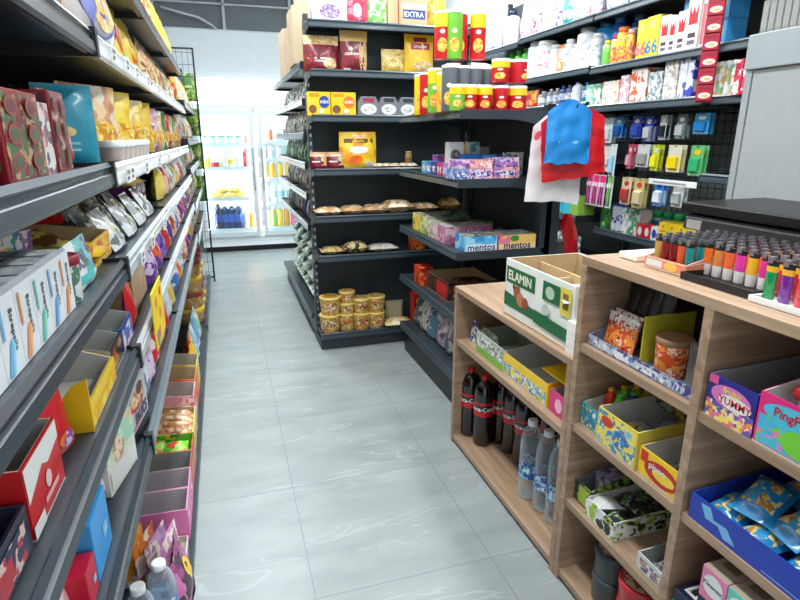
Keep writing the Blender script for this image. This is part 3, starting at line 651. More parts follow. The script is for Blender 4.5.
for i in range(3): CI(P(pillow, .06, .11, .035, PR((236, 70, 160), (250, 150, 200), (220, 40, 130), s=20), seed=i), y-.02+.02*i, ZL+.012+.03*(i // 2), .10+.05*i, ['pink pack at the front of the magenta tray', 'pink pack mid way back in the magenta tray', 'pink pack at the back of the magenta tray'][i], 'packet', 'pink packs in the magenta tray', rz=15*i)
CI(P(pouch, .05, .09, .02, PR((40, 80, 190), (20, 40, 120), (240, 240, 240), s=30), seed=5), 2.09, ZL, .06, 'small blue and white packet at the far left end of the low shelf', 'packet', rx=-8)
# --- big open carton on the low counter
ZT = .757
w, y = .425, 1.545
b = tray(w, .30, .205, .205, M((232, 234, 228), .6), KRAFT, name='open_carton', t=.005)
pb = MB(); G_ = M((24, 104, 62), .5); S = lambda u, v: ((u-.5)*w, -.15-E_*1.5, v*.205)
pb.deco(S, w, .205, [('r', .02, .60, .48, .88, G_), ('t', 'ELAMIN', .24, .74, .034, M((244, 240, 214), .5)), ('r', .0, .02, .48, .16, PAPER), ('p', [(0, .17), (.50, .17), (.50, .34), (0, .42)], G_),
     ('e', .20, .48, .045, .11, M((156, 84, 54), .6)), ('e', .27, .38, .06, .12, M((190, 120, 84), .6)), ('e', .35, .36, .05, .10, M((150, 76, 48), .6)), ('e', .16, .55, .02, .05, M((130, 66, 44), .6)), ('e', .24, .56, .02, .05, M((150, 84, 60), .6)),
     ('r', .60, .60, .83, .90, G_), ('e', .70, .74, .06, .10, M((180, 206, 180), .5)), ('r', .84, .50, .97, .92, M((226, 206, 80), .5)), ('r', .87, .60, .94, .84, M((120, 100, 40), .5)), ('e', .66, .45, .05, .09, M((190, 200, 192), .6)), ('p', [(.50, .15), (1, .12), (1, .32), (.50, .36)], G_)])
pb.box((-w/2+.005, -.02, .004), (w/2-.005, -.014, .185), KRAFT); pb.box((-.002, -.145, .004), (.004, -.02, .175), KRAFT)
art = pb.build('printed_front', b)
put(b, (.95+.15, y, ZT+.001), -90, 'big white and green open carton on the low counter', 'carton')
for i in range(5): put(P(pouch, .08, .14, .03, PR((150, 30, 40), (210, 170, 140), (110, 20, 30), s=20), seed=i), (1.16, 1.42+.05*i, ZT+.007), -90, f'maroon packet, {ORD[i]} from the right in the back of the green carton', 'packet', 'maroon packets in the open carton')
put(P(pillow, .12, .18, .05, M((244, 246, 246), .3, coat=.3), seed=3), (1.02, 1.42, ZT+.125), 70, 'crumpled white wrapper lying in the right front of the green carton', 'wrapper')
for i in range(5):
    put(P(carton, .05, .055, .02, M((238, 236, 228), .5), name='small_carton'), (.965, 1.318, ZT+.0005+.0206*i), -90, ['white small box lowest of the stack beside the green carton', 'white small box second in the stack beside the green carton', 'white small box mid stack beside the green carton', 'white small box fourth up the stack beside the green carton', 'white small box on top of the stack beside the green carton'][i], 'box', 'white boxes by the green carton')
# --- tall counter, left column, first shelf
Z1, Z2, Z3, Z4 = .818, .565, .305, .04
cw, cy_ = .40, 1.054
BLPR = PR((70, 70, 130), (150, 156, 176), (90, 80, 140), (180, 190, 206), s=30)
CI(P(tray, .375, .27, .03, .085, BLPR, M((120, 124, 140), .6), (('f', 'r', .05, .2, .95, .8, PR((190, 200, 212), (90, 110, 170), (230, 234, 236), s=36)),), slope=.2, name='display_tray'), 1.062, Z1, .155, 'purple and silver tray in the upper left cubbyhole', 'box')
for i in range(4): CI(P(pouch, .05, .165, .03, M((22, 22, 26), .3, coat=.4), seed=i, waist=.0), 1.225-.040*i, Z1+.006, .13, f'slim black pack, {ORD[i]} from the left in the upper left cubbyhole', 'packet', 'black packs in the cubbyhole', rx=-6)
ORPR = PR((222, 86, 40), (245, 205, 170), (180, 50, 30), (250, 150, 60), s=34)
for i in range(2): CI(P(pouch, .12-.01*i, .095, .025, ORPR, seed=2+i, top=PR((226, 214, 206), (180, 60, 40), (240, 236, 230), s=40)), 1.175+.02*i, Z1+.006, .06+.03*i, ['orange speckled snack pouch foremost in the purple tray', 'orange speckled snack pouch behind the foremost one'][i], 'packet', 'orange pouches in the cubbyhole', rx=-10)
CI(P(carton, .004, .16, .125, M((206, 200, 60), .4), name='cardboard_divider'), 1.075, Z1+.006, .13, 'yellow cardboard divider between the black packs and the jar', 'divider')
CI(P(tub, .092, .042, ORPR, M((150, 110, 80), .5), name='snack_jar', rt=1.05), 1.005, Z1+.006, .085, 'orange jar of snacks beside the yellow divider', 'jar')
CI(P(carton, .07, .15, .11, CLEAR((210, 204, 200), .12, .1), name='clear_box'), .905, Z1, .14, 'clear plastic box at the right end of the upper left cubbyhole', 'box')
for i in range(3): CI(P(pouch, .055, .10, .02, [PR((70, 40, 30), (180, 140, 60), (30, 24, 26), s=24), PR((60, 30, 50), (200, 180, 60), (20, 20, 24), s=24), PR((24, 22, 26), (120, 80, 50), (50, 40, 40), s=24)][i], seed=i), .905, Z1+.004, .09+.04*i, ['dark packet at the front of the clear box', 'dark packet mid way in the clear box', 'dark packet at the back of the clear box'][i], 'packet', 'dark packs in the clear box')
# second shelf
CI(P(tray, .092, .26, .07, .105, TEAL, GREYC, (('f', 'r', .05, .1, .95, .9, PR((40, 160, 180), (240, 210, 60), (230, 240, 240), (40, 120, 160), s=30)),), slope=.2, name='display_tray'), 1.207, Z2, .155, 'teal tray of bright toys at the left of the second cubbyhole', 'box')
tc_ = [((60, 200, 60), 'green'), ((230, 60, 40), 'red'), ((40, 90, 200), 'blue'), ((120, 210, 60), 'lime'), ((240, 170, 40), 'amber'), ((230, 200, 50), 'yellow')]
for i, (c, n) in enumerate(tc_):
    CI(P(bottle, .11, .016, M(c, .3, coat=.3), M((240, 180, 40) if i % 2 else (90, 200, 70), .4), neck=.5, name='toy_bottle'), 1.185+.04*(i % 2), Z2+.005, .10+.045*(i // 2), f'{n} toy sweet bottle in the teal tray', 'sweet', 'toy sweets in the teal tray')
YPR = PR((244, 214, 70), (120, 190, 220), (246, 226, 120), (60, 140, 190), (244, 220, 90), s=20)
CI(P(tray, .155, .30, .105, .115, M((236, 208, 70), .45), GREYC, (('f', 'r', .02, .04, .98, .96, YPR), ('f', 'e', .25, .72, .16, .14, M((210, 60, 40), .4)), ('f', 'e', .62, .45, .22, .26, PR((40, 110, 180), (240, 220, 90), (60, 150, 210), s=34)), ('r', 'r', .0, .0, 1, .9, M((226, 206, 90), .45))), name='display_tray'), 1.08, Z2, .16, 'large yellow picture tray in the second cubbyhole', 'box')
for i, (dy, dd, dz) in enumerate(((.04, .08, 0), (-.04, .10, 0), (0, .17, 0), (-.04, .18, .03), (.05, .19, .03))):
    CI(P(pillow, .065, .085, .03, PR((150, 160, 170), (200, 180, 110), (90, 100, 110), s=22) if i != 3 else PR((190, 160, 70), (120, 90, 40), (220, 200, 120), s=22), seed=i), 1.08+dy*.8, Z2+.03+dz+.02*(i > 2), dd+.03, f'foil sachet in the large yellow tray, {["front left","front right","centre","back right","back left"][i]}', 'packet', 'foil sachets in the yellow tray', rz=20*i)
PIP = P(tray, .140, .18, .075, .085, M((246, 200, 30), .4), GREYC, (('f', 'e', .55, .45, .40, .38, M((190, 40, 30), .4)), ('f', 'e', .60, .42, .26, .2, M((240, 210, 60), .4)), ('f', 't', 'pippo', .45, .55, .022, PAPER), ('f', 'r', .05, .55, .22, .95, M((210, 50, 30), .4)), ('r', 'r', .3, .2, .7, .8, M((200, 40, 40), .4))), name='display_tray')
CI(PIP, .925, Z2, .105, 'small yellow and red tray at the right of the second cubbyhole', 'box')
for i in range(3): CI(P(pillow, .05, .07, .022, PR((110, 60, 40), (60, 90, 50), (190, 150, 90), s=30), seed=i+4), .925+.02*i-.02, Z2+.008+.018*i, .07+.04*i, ['dark sweet at the front of the small yellow tray', 'dark sweet in the middle of the small yellow tray', 'dark sweet at the back of the small yellow tray'][i], 'packet', 'dark sweets in the yellow tray', rz=30*i)
# third shelf
BWG = PR((236, 236, 232), (40, 42, 40), (160, 190, 60), (230, 230, 226), s=22)
CI(P(tray, .078, .26, .07, .12, PR((60, 66, 60), (150, 180, 60), (36, 38, 38), s=24), M((120, 124, 122), .6), (('f', 'r', .3, .1, .9, .9, M((170, 196, 60), .4)),), slope=.2, name='display_tray'), 1.217, Z3, .16, 'dark grey and lime tray at the left of the third cubbyhole', 'box')
CI(P(carton, .06, .15, .085, PR((190, 184, 206), (90, 90, 110), (160, 150, 190), s=26), (('f', 'e', .5, .5, .2, .3, PAPER),), name='small_carton'), 1.215, Z3+.004, .17, 'lilac grey carton standing in the lime tray', 'carton')
CI(P(tray, .128, .27, .06, .07, BWG, GREYC, (('f', 'e', .25, .5, .12, .3, M((170, 200, 60), .4)), ('f', 'e', .8, .4, .1, .3, M((40, 44, 40), .4)), ('f', 'e', .55, .3, .14, .2, M((40, 44, 40), .4))), name='display_tray'), 1.113, Z3, .15, 'white tray with black and lime print in the third cubbyhole', 'box')
k = 0
for r_ in range(3):
    for c_ in range(2):
        CI(P(pillow, .075, .085, .028, PR((30, 30, 34), (170, 176, 180), (90, 130, 50), (40, 40, 44), s=30) if (r_, c_) != (0, 1) else M((216, 216, 214), .4), seed=k), 1.085+.055*c_, Z3+.03+.006*((r_+c_) % 2), .06+.08*r_, f'{"black foil" if (r_, c_) != (0, 1) else "pale grey"} sachet, {["right","left"][c_]} of the {["front","second","back"][r_]} row in the lime-printed tray', 'packet', 'foil sachets in the third cubbyhole', rz=60+12*k, ry=14); k += 1
CI(P(tray, .105, .24, .05, .06, M((198, 206, 202), .5), M((168, 176, 174), .6), (('f', 'r', .1, .2, .9, .8, PR((220, 220, 226), (90, 80, 130), (180, 150, 120), s=40)),), name='display_tray'), .902, Z3, .135, 'pale grey tray at the right of the third cubbyhole', 'box')
for i in range(2): CI(P(pillow, .055, .09, .03, [PR((90, 60, 110), (60, 50, 70), (180, 170, 190), s=28), PR((190, 200, 190), (150, 170, 150), (220, 226, 220), s=28)][i], seed=i), .895+.01*i, Z3+.006, .10+.08*i, ['purple foil sweet in the pale grey tray', 'pale foil sweet at the back of the pale grey tray'][i], 'packet', rz=-70)
# bottom tubs
DG = M((58, 66, 70), .4, coat=.2); DISC = PR((206, 196, 176), (190, 176, 152), (170, 90, 70), s=40)
for i, (px, py, z, mb, dz, lb_) in enumerate(((600, 573, .15, DG, 0, 'dark grey tub lowest in the bottom cubbyhole'), (600, 573, .15, DG, .09, 'dark grey tub with picture lid stacked in the bottom cubbyhole'))):
    CI(P(tub, .088, .055, mb, DG, DISC, rt=1.02, lidh=.02, ftext=('PATA', M((150, 80, 50), .5), 'MIX')), 1.11, Z4+dz, .085, lb_, 'tub', 'round tubs in the bottom cubbyhole')
for dz, l in ((0, 'red tub lowest beside the dark grey tubs'), (.09, 'red tub with picture lid stacked beside the dark grey tubs')):
    CI(P(tub, .088, .058, M((190, 30, 38), .35, coat=.3), M((190, 30, 38), .35, coat=.3), DISC, rt=1.02, lidh=.02, ftext=('PATA', M((170, 40, 50), .5), 'MIX')), .985, Z4+dz-.0, .075, l, 'tub', 'round tubs in the bottom cubbyhole')
# right column, first shelf: gummy box and ring-sweet box
GUM = PR((50, 44, 130), (240, 210, 90), (220, 110, 160), (70, 70, 170), (250, 230, 140), (230, 140, 60), s=24)
gum = P(tray, .112, .30, .093, .105, M((44, 46, 140), .4, coat=.2), M((150, 152, 152), .6),
      (('f', 'r', .0, .0, 1, .42, PR((250, 220, 110), (240, 150, 60), (230, 110, 160), (250, 236, 170), (110, 90, 170), s=34)), ('f', 'r', .0, .80, .2, 1, M((220, 90, 150), .4)), ('f', 'e', .50, .62, .42, .26, M((214, 120, 180), .4)), ('f', 'e', .60, .54, .34, .16, PAPER), ('f', 't', 'YUMMY', .60, .54, .016, M((190, 40, 40), .4)), ('f', 't', 'fruito', .52, .76, .014, M((240, 220, 80), .4))), name='display_tray')
CI(gum, .767, Z1, .157, 'blue and yellow gummy sweets box in the upper right cubbyhole', 'box')
CI(P(carton, .05, .10, .11, NAVY, name='small_carton'), .675, Z1, .33, 'navy carton between the gummy box and the pink box', 'carton')
png = P(tray, .175, .26, .105, .135, M((232, 44, 128), .4, coat=.2), M((226, 226, 224), .6),
      (('f', 'r', .03, .05, .97, .60, PR((80, 190, 210), (120, 210, 70), (240, 120, 180), (70, 180, 220), s=22)), ('f', 'e', .42, .72, .36, .2, M((80, 190, 214), .4)), ('f', 'e', .50, .32, .2, .24, M((120, 206, 60), .4)), ('f', 't', 'PingPop', .40, .72, .024, M((190, 20, 50), .4), 0, .95), ('f', 'e', .88, .74, .09, .2, M((226, 60, 40), .4))), name='display_tray', slope=.12)
CI(png, .620, Z1, .137, 'pink ring-sweet box with white inside at the right edge', 'box')
for i in range(8):
    o = empty('lollipop'); MB().lathe([(.002, 0), (.012, .004), (.017, .016), (.012, .028), (.002, .033)], [M((226, 50, 60), .2, coat=.5), M((240, 130, 40), .2, coat=.5), M((200, 60, 160), .2, coat=.5), M((230, 60, 110), .2, coat=.5)][i % 4], 12).build('sweet', o)
    MB().lathe([(.003, -.055), (.003, .002)], PAPER, 6).build('stick', o)
    CI(o, .67-.038*(i % 4), Z1+.092, .06+.05*(i // 4), f'{["red","orange","purple","pink"][i%4]} sweet in the {["front","second"][i//4]} row of the pink box', 'sweet', 'sweets in the pink box')
# right column, second shelf: blue tray with cyan packs
LB_ = M((30, 60, 170), .4, coat=.2)
CI(P(tray, .405, .34, .062, .085, LB_, M((40, 70, 180), .5), (('f', 'p', [(.07, .85), (.13, .92), (.16, .55), (.24, .60), (.30, .18), (.23, .14), (.19, .44), (.11, .40)], M((120, 180, 226), .4)), ('f', 'r', .45, .1, .72, .16, M((120, 150, 210), .4)), ('r', 'r', .1, .3, .9, .8, M((70, 110, 210), .4))), name='display_tray'), .617, Z2, .177, 'long royal blue tray full of cyan biscuit packs', 'box')
CYP = M((36, 140, 200), .2, coat=.6); CYS = M((60, 170, 220), .25, coat=.5); CYT = PR((36, 140, 200), (226, 196, 110), (190, 130, 60), (244, 226, 160), (60, 160, 210), s=22)
k = 0
for dy, dd, dz, rzz, tilt in ((.155, .085, .008, 8, 10), (.065, .08, .008, -6, 14), (-.03, .085, .008, 10, 8), (-.125, .08, .008, -4, 12), (.15, .225, .01, -12, 14), (.055, .23, .01, 10, 10), (-.04, .225, .01, -6, 16), (-.135, .23, .01, 8, 10),
                              (.115, .115, .056, 14, 24), (.02, .12, .058, -10, 28), (-.075, .115, .056, 12, 22), (.10, .24, .062, -14, 30), (.005, .245, .064, 12, 34), (-.09, .24, .062, -8, 26)):
    CI(P(pillow, .082, .13, .045, CYP, (), seed=k % 5, crimp=CYS, top=CYT), .617+dy, Z2+dz, dd, f'cyan biscuit pack, {ORD[k]} counted from the front left of the blue tray', 'packet', 'cyan biscuit packs in the blue tray', rz=rzz, ry=-tilt*.6); k += 1
# right column, third shelf: tissue boxes
tz = Z3
def tis(c, y, d, z, l, dark=False):
    body = M(c, .5)
    return CI(P(carton, .064, .10, .078 if not dark else .10, body, (('f', 'e', .5, .55, .40, .34, PAPER if not dark else body), ('f', 't', 'Kleenex', .5, .55, .011, M((60, 70, 110), .5) if not dark else PAPER), ('t', 'r', .2, .35, .8, .65, M((120, 110, 96), .6))), name='tissue_box', top=M((168, 156, 138), .6)), y, z, d, l, 'tissue box', 'tissue boxes in the right cubbyhole')
NV = (24, 34, 62)
for i in range(3): tis(NV, .727-.066*i, .056, tz, ['navy tissue box under the pink one', 'navy tissue box under the mint one', 'navy tissue box under the coral one'][i], True)
for i, (c, n) in enumerate((((226, 130, 170), 'pink'), ((110, 200, 180), 'mint'), ((236, 120, 96), 'coral'))): tis(c, .727-.066*i, .056, tz+.1015, f'{n} tissue box on top of a navy box in the right cubbyhole')
CI(P(carton, .055, .08, .06, M(NV, .4), (('t', 'r', .2, .2, .8, .8, PAPER), ('t', 'r', .28, .3, .72, .7, PR((40, 40, 40), (230, 230, 226), s=160, st=(1, .05, 1))), ('f', 'r', 0, 0, 1, .5, TEAL)), name='small_carton'), .792, tz, .045, 'navy and teal carton with a barcode lid in the right cubbyhole', 'carton')
for i in range(3): CI(P(carton, .11, .2, .2, [M((60, 66, 80), .5), M((90, 84, 76), .5), M((70, 50, 50), .5)][i], name='carton'), .75-.12*i, Z4, .15, ['slate carton lowest left in the right column', 'taupe carton lowest middle in the right column', 'brown carton lowest right in the right column'][i], 'carton')
# --- counter top: lighters
ZC_ = 1.0675
CI(P(tray, .135, .235, .028, .055, M((236, 140, 110), .45), M((226, 206, 190), .6), (('f', 'r', .05, .2, .45, .8, PAPER), ('f', 'e', .65, .5, .16, .4, M((246, 190, 90), .4)), ('fr', 'r', .0, .9, 1, .97, PAPER), ('r', 'r', .3, .1, .95, .5, M((60, 110, 190), .4))), name='display_tray', slope=.5), 1.06, ZC_, .19, 'peach cardboard tray of lighters on the tall counter', 'box')
fc_ = [((206, 160, 80), 'gold'), ((140, 20, 26), 'dark red'), ((130, 16, 24), 'deep red'), ((226, 90, 40), 'orange'), ((20, 140, 140), 'teal')]
rown = ['front', 'second', 'third', 'fourth', 'fifth', 'sixth', 'seventh', 'back']
for a in range(5):
    for c in range(7):
        cc, n = fc_[a] if c < 2 else fc_[(a+c) % 5]
        CI(P(lighter, M(cc, .15, coat=.6)), 1.110-.025*a, ZC_+.0035, .095+.031*c, f'{n} lighter, {ORD[a]} from the left in the {rown[c]} row of the peach tray', 'lighter', 'lighters in the peach tray')
CI(P(tray, .185, .30, .016, .016, BLACK, M((30, 32, 34), .4), name='display_tray', t=.004), .902, ZC_, .06+.15, 'shallow black tray of two-tone lighters on the tall counter', 'box')
bc = [((246, 120, 40), 'orange and white'), ((230, 50, 150), 'pink and white'), ((250, 190, 40), 'yellow and white'), ((236, 60, 170), 'magenta and white'), ((250, 110, 50), 'coral and white'), ((226, 140, 70), 'amber and white')]
for a in range(6):
    for c in range(6):
        cc, n = bc[(a*5+c*2) % 6]
        CI(P(lighter, M(cc, .2, coat=.5), M((240, 232, 226), .25, coat=.5)), .992-.0295*a, ZC_+.005, .13+.032*c, f'{n} lighter, {ORD[a]} from the left in the {rown[c]} row of the black tray', 'lighter', 'lighters in the black tray')
CI(P(tray, .21, .28, .012, .012, M((236, 238, 238), .4), PAPER, name='display_tray', t=.004), .701, ZC_, .19, 'shallow white tray of banded lighters at the right edge', 'box')
wc = [((20, 150, 80), 'green'), ((120, 40, 150), 'purple'), ((220, 50, 60), 'red'), ((206, 40, 50), 'ruby'), ((40, 120, 190), 'blue')]
for a in range(6):
    for c in range(7):
        cc, n = wc[(a+c*2) % 5]
        CI(P(lighter, M(cc, .12, coat=.7), None, M((240, 180, 40), .4), .066), .793-.033*a, ZC_+.005, .085+.032*c, f'{n} yellow-banded lighter, {ORD[a]} from the left in the {rown[c]} row of the white tray', 'lighter', 'lighters in the white tray')
CI(P(carton, .26, .004, .11, KRAFT, name='cardboard_flap'), .70, ZC_, .342, 'upright kraft cardboard flap behind the lighter trays', 'cardboard')
CI(P(carton, .07, .12, .016, M((236, 234, 226), .5), name='paper_stack'), 1.20, ZC_, .14, 'cream paper pad at the left end of the tall counter', 'paper')
# black till screen behind the lighters
r = empty('till_screen'); PG = M((12, 13, 15), .36, coat=.05)
PG.node_tree.nodes['Principled BSDF'].inputs['Specular IOR Level'].default_value = .2
b = MB(); b.prism([(1.28, 1.170), (1.285, 1.198), (1.60, 1.200), (1.60, 1.172)], 1, .70, 1.33, PG); b.build('screen_shell', r, .004)
MB().prism([(1.27, 1.125), (1.275, 1.158), (1.30, 1.168), (1.52, 1.168), (1.52, 1.12), (1.30, 1.12)], 1, .74, 1.30, M((26, 28, 31), .45)).build('screen_panel', r, .003)
MB().prism([(1.36, 1.068), (1.33, 1.12), (1.50, 1.12), (1.50, 1.068)], 1, .80, 1.26, PG).build('stand', r, .004)
MB().box((1.268, 1.235, 1.128), (1.2745, 1.285, 1.152), M((150, 150, 148), .5)).build('sticker', r)
put(r, (-.0, .0, 0), 0, 'black till screen with a grey sticker behind the lighters', 'screen')

# ================================================================== goods on the end rack (facing the entrance)
EY = GY-.24      # shelf front line
def EI(o, px0, px1, z, d, label, cat, group=None, rz=0, rx=0, y=None):
    yy = EY+d; x = (xa(px0, yy, z)+xa(px1, yy, z))/2
    return put(o, (x, yy, z+.0008), rz, label, cat, group, rx)
def EW(px0, px1, z, d=.06): return round(xa(px1, EY+d, z)-xa(px0, EY+d, z), 3)
g0, g1, g2, g3, g4, g5 = GL
MRN = PR((128, 20, 40), (150, 30, 50), (110, 14, 32), s=8); TAN = PR((206, 176, 120), (190, 150, 90), (226, 204, 160), s=40)
# top level
EI(P(carton, EW(311, 345, g0), .14, .24, M((244, 240, 244), .4), (('fl', 'e', .5, .25, .3, .16, PR((170, 140, 190), (230, 220, 236), (120, 100, 150), s=30)), ('f', 't', 'Cafe', .5, .62, .05, M((226, 150, 190), .4)))), 311, 345, g0, .12, 'white carton with pink lettering leftmost on top of the end rack', 'carton')
EI(P(pouch, EW(345, 368, g0), .26, .06, PR((214, 40, 76), (240, 150, 170), (226, 70, 100), s=16), (('e', .5, .3, .2, .14, PAPER),)), 345, 368, g0, .10, 'crimson pouch on top of the end rack beside the white carton', 'pouch')
EI(P(pouch, EW(368, 387, g0), .25, .05, PR((150, 214, 120), (230, 244, 226), (110, 190, 90), s=14), seed=1), 368, 387, g0, .10, 'pale green pouch on top of the end rack', 'pouch')
EI(P(carton, EW(386, 396, g0), .10, .22, M((216, 190, 150), .6)), 386, 396, g0, .14, 'narrow tan carton on top of the end rack', 'carton')
EI(P(carton, EW(398, 424, g0), .12, .22, M((240, 176, 140), .45), (('f', 'r', .08, .22, .92, .44, M((40, 76, 150), .4)), ('f', 't', 'EXTRA', .5, .33, .03, PAPER), ('f', 'r', 0, .46, 1, .6, M((246, 214, 190), .4)))), 398, 424, g0, .11, 'peach carton with a blue name band on top of the end rack', 'carton')
EI(P(pouch, EW(425, 446, g0), .25, .06, PR((240, 186, 60), (250, 214, 120), (220, 150, 40), s=10), seed=2), 425, 445, g0, .10, 'amber pouch at the right end on top of the end rack', 'pouch')
# second
EI(P(pouch, EW(305, 337, g1)+.02, .20, .10, MRN, (('r', .1, .34, .9, .38, PAPER), ('e', .72, .22, .2, .16, TAN), ('t', 'roasted', .45, .3, .018, PAPER)), top=TAN, seed=1), 306, 337, g1, .09, 'slumped maroon and gold snack bag at the left of the second level', 'snack bag')
EI(P(pouch, EW(336, 356, g1), .19, .06, M((96, 24, 34), .4), seed=6), 334, 350, g1, .18, 'dark maroon bag behind the upright maroon bag', 'snack bag')
EI(P(pouch, EW(341, 367, g1)+.01, .235, .07, MRN, (('e', .82, .4, .17, .42, TAN), ('t', 'cashew', .40, .45, .022, PAPER), ('e', .36, .56, .06, .05, PAPER), ('r', .1, .03, .35, .1, PAPER)), top=M((214, 180, 110), .4), seed=3), 341, 367, g1, .08, 'upright maroon bag with a nut picture on the second level', 'snack bag')
EI(P(pouch, EW(381, 405, g1), .145, .07, PR((206, 176, 80), (190, 150, 60), (226, 206, 130), s=16), (('e', .5, .5, .3, .22, PR((226, 206, 130), (190, 150, 70), s=40)),), seed=4), 381, 405, g1, .10, 'small gold packet on the second level', 'packet')
EI(P(pouch, EW(405, 433, g1)+.01, .235, .08, M((240, 190, 40), .4, coat=.2), (('r', .2, .62, .84, .78, M((170, 30, 50), .4)), ('t', 'cracker', .52, .7, .022, PAPER), ('r', .3, .80, .74, .92, M((150, 40, 40), .4)), ('e', .6, .2, .36, .14, TAN)), seed=5), 405, 432, g1, .09, 'large yellow snack bag at the right of the second level', 'snack bag')
# third
for a, c, l, col in ((308, 330, 'leftmost', (36, 70, 160)), (331, 355, 'second from the left', (236, 120, 40))):
    EI(P(carton, EW(a, c, g2), .06, .135, M((246, 204, 30), .4), (('f', 'e', .72, .58, .24, .26, M(col, .4)), ('f', 'e', .2, .28, .17, .18, M((130, 84, 50), .4)), ('f', 'r', .06, .80, .5, .94, M((226, 150, 30), .4)), ('f', 'e', .6, .2, .1, .1, PAPER), ('f', 't', 'mini', .72, .6, .022, PAPER)), name='snack_box'), a, c, g2, .045, f'yellow snack box {l} on the third level, with a {"blue" if col[2] > 100 else "orange"} spot', 'box', 'yellow boxes on the third level')
CLAM = M((120, 128, 136), .3, coat=.4)
for i, (a, c) in enumerate(((357, 378), (378, 397), (397, 416))):
    o = empty('clamshell_box'); W_ = EW(a, c, g2); b = MB()
    pts = [(-W_/2, 0), (W_/2, 0), (W_/2, .075), (W_*.34, .115), (-W_*.34, .115), (-W_/2, .075)]
    b.prism(pts, 1, -.03, .03, CLAM); b.build('clamshell', o, .004)
    q = MB(); q.deco(lambda u, v: ((u-.5)*W_, -.0315, v*.115), W_, .115, [('e', .5, .36, .38, .28, PAPER), ('e', .5, .36, .24, .14, PR((200, 214, 210), (110, 140, 120), (230, 236, 230), s=60)), ('r', .25, .74, .75, .92, [M((170, 50, 80), .4), M((50, 54, 60), .4), M((60, 60, 64), .4)][i])]); q.build('paper_label', o)
    EI(o, a, c, g2, .05, f'grey clamshell pack with a white label, {["leftmost","middle","rightmost"][i]} of the three', 'box', 'clamshells on the third level')
# fourth
for a, c, l in ((311, 327, 'left'), (328, 344, 'right')):
    EI(P(pouch, EW(a, c, g3)+.005, .105, .05, MRN, (('r', .62, .0, .95, .78, TAN), ('r', .1, .42, .55, .5, PAPER), ('r', .0, .78, 1, .84, PAPER)), top=M((196, 150, 110), .4), waist=0), a, c, g3, .045, f'small maroon nut pack, {l} of the pair on the fourth level', 'packet', 'small maroon packs')
ORY = PR((250, 190, 30), (246, 150, 30), (252, 214, 60), s=5)
EI(P(pouch, EW(340, 376, g3), .225, .08, ORY, (('r', .12, .7, .9, .82, M((120, 84, 20), .4)), ('e', .5, .52, .26, .10, PAPER), ('e', .42, .26, .18, .12, M((240, 110, 20), .4)), ('r', .66, .06, .9, .2, PAPER), ('t', 'pumpkin', .5, .755, .022, YEL)), seed=2, waist=-.02), 340, 376, g3, .06, 'tall yellow and orange pouch in the middle of the fourth level', 'pouch')
for i in range(5):
    EI(P(pillow, .07, .085, .032, PR((216, 196, 166), (190, 164, 130), (240, 232, 220), s=30), seed=i), 374+8*i, 384+8*i, g3, .05+.03*(i % 2), f'small cream packet lying flat, {ORD[i]} right of the tall pouch', 'packet', 'cream packets on the fourth level', rz=30*i)
EI(P(bottle, .105, .022, M((196, 160, 96), .3), M((230, 210, 170), .4), M((150, 110, 60), .4), neck=.7), 405, 412, g3, .07, 'little tan bottle at the right of the cream packets', 'bottle')
# fifth: bread loaves
BRD = PR((206, 160, 104), (226, 190, 140), (180, 130, 80), (240, 224, 196), s=16, rough=.3, coat=.5)
for i, (a, c, t) in enumerate(((316, 341, .055), (340, 364, .06), (362, 386, .062), (380, 412, .085), (408, 436, .06))):
    EI(P(pillow, .15, EW(a, c, g4)+.02, t, BRD, seed=i), a, c, g4, .085, f'bagged flat bread loaf, {ORD[i]} from the left on the bread shelf', 'bread', 'breads on the fifth level')
EI(P(pillow, .14, .15, .085, PR((236, 196, 110), (246, 220, 160), (214, 170, 80), s=14), seed=7), 438, 458, g4, .10, 'golden bread pack at the right end of the bread shelf', 'bread')
# sixth
for i, (a, c, t, cols) in enumerate(((321, 343, .05, ((216, 190, 120), (240, 226, 190), (170, 130, 70))), (343, 367, .075, ((226, 200, 130), (240, 226, 170), (60, 50, 40))), (367, 396, .05, ((226, 220, 206), (200, 190, 170), (240, 238, 230))))):
    EI(P(pillow, .13, EW(a, c, g5)+.01, t, PR(*cols, s=18), seed=i+3), a, c, g5, .08, ['flat cream pack leftmost on the sixth level', 'thick cream pack beside the flat one on the sixth level', 'pale wrapped pack rightmost of three on the sixth level'][i], 'packet')
# foot: tubs of nuts in stacks
NUT = PR((206, 150, 60), (226, 180, 90), (180, 120, 40), (236, 206, 140), s=26)
LIDY = M((230, 206, 110), .35, coat=.4)
zb = .115
for k, (a, c, hs) in enumerate(((321, 340, (.125, .12)), (340, 354, (.12, .075, .08)), (353, 370, (.12, .10)), (368, 384, (.115, .11)))):
    z = zb
    for j, h in enumerate(hs):
        EI(P(tub, h, EW(a, c, zb)/2+.004, NUT, LIDY, rt=1.12, disc=NUT, deco=[('r', .3, .4, .7, .8, PR((240, 226, 190), (90, 60, 30), (220, 120, 40), s=40))]), a, c, z, .06, f'nut tub {["at the foot","second","at the top"][j if len(hs) == 3 else (0 if j == 0 else 2)]} of the {["first","second","third","fourth"][k]} stack from the left', 'tub', 'nut tubs at the foot of the end rack')
        z += h+.001
EI(P(pouch, .13, .16, .09, CLEAR((232, 224, 190), .35, .1), seed=3), 384, 404, zb, .12, 'clear cellophane bag of nuts beside the tub stacks', 'bag')
EI(P(pillow, .15, .2, .05, PR((226, 206, 150), (240, 230, 200), (196, 160, 90), s=18), seed=4), 386, 408, zb, .05, 'pale flat bag lying at the foot of the end rack', 'bag')
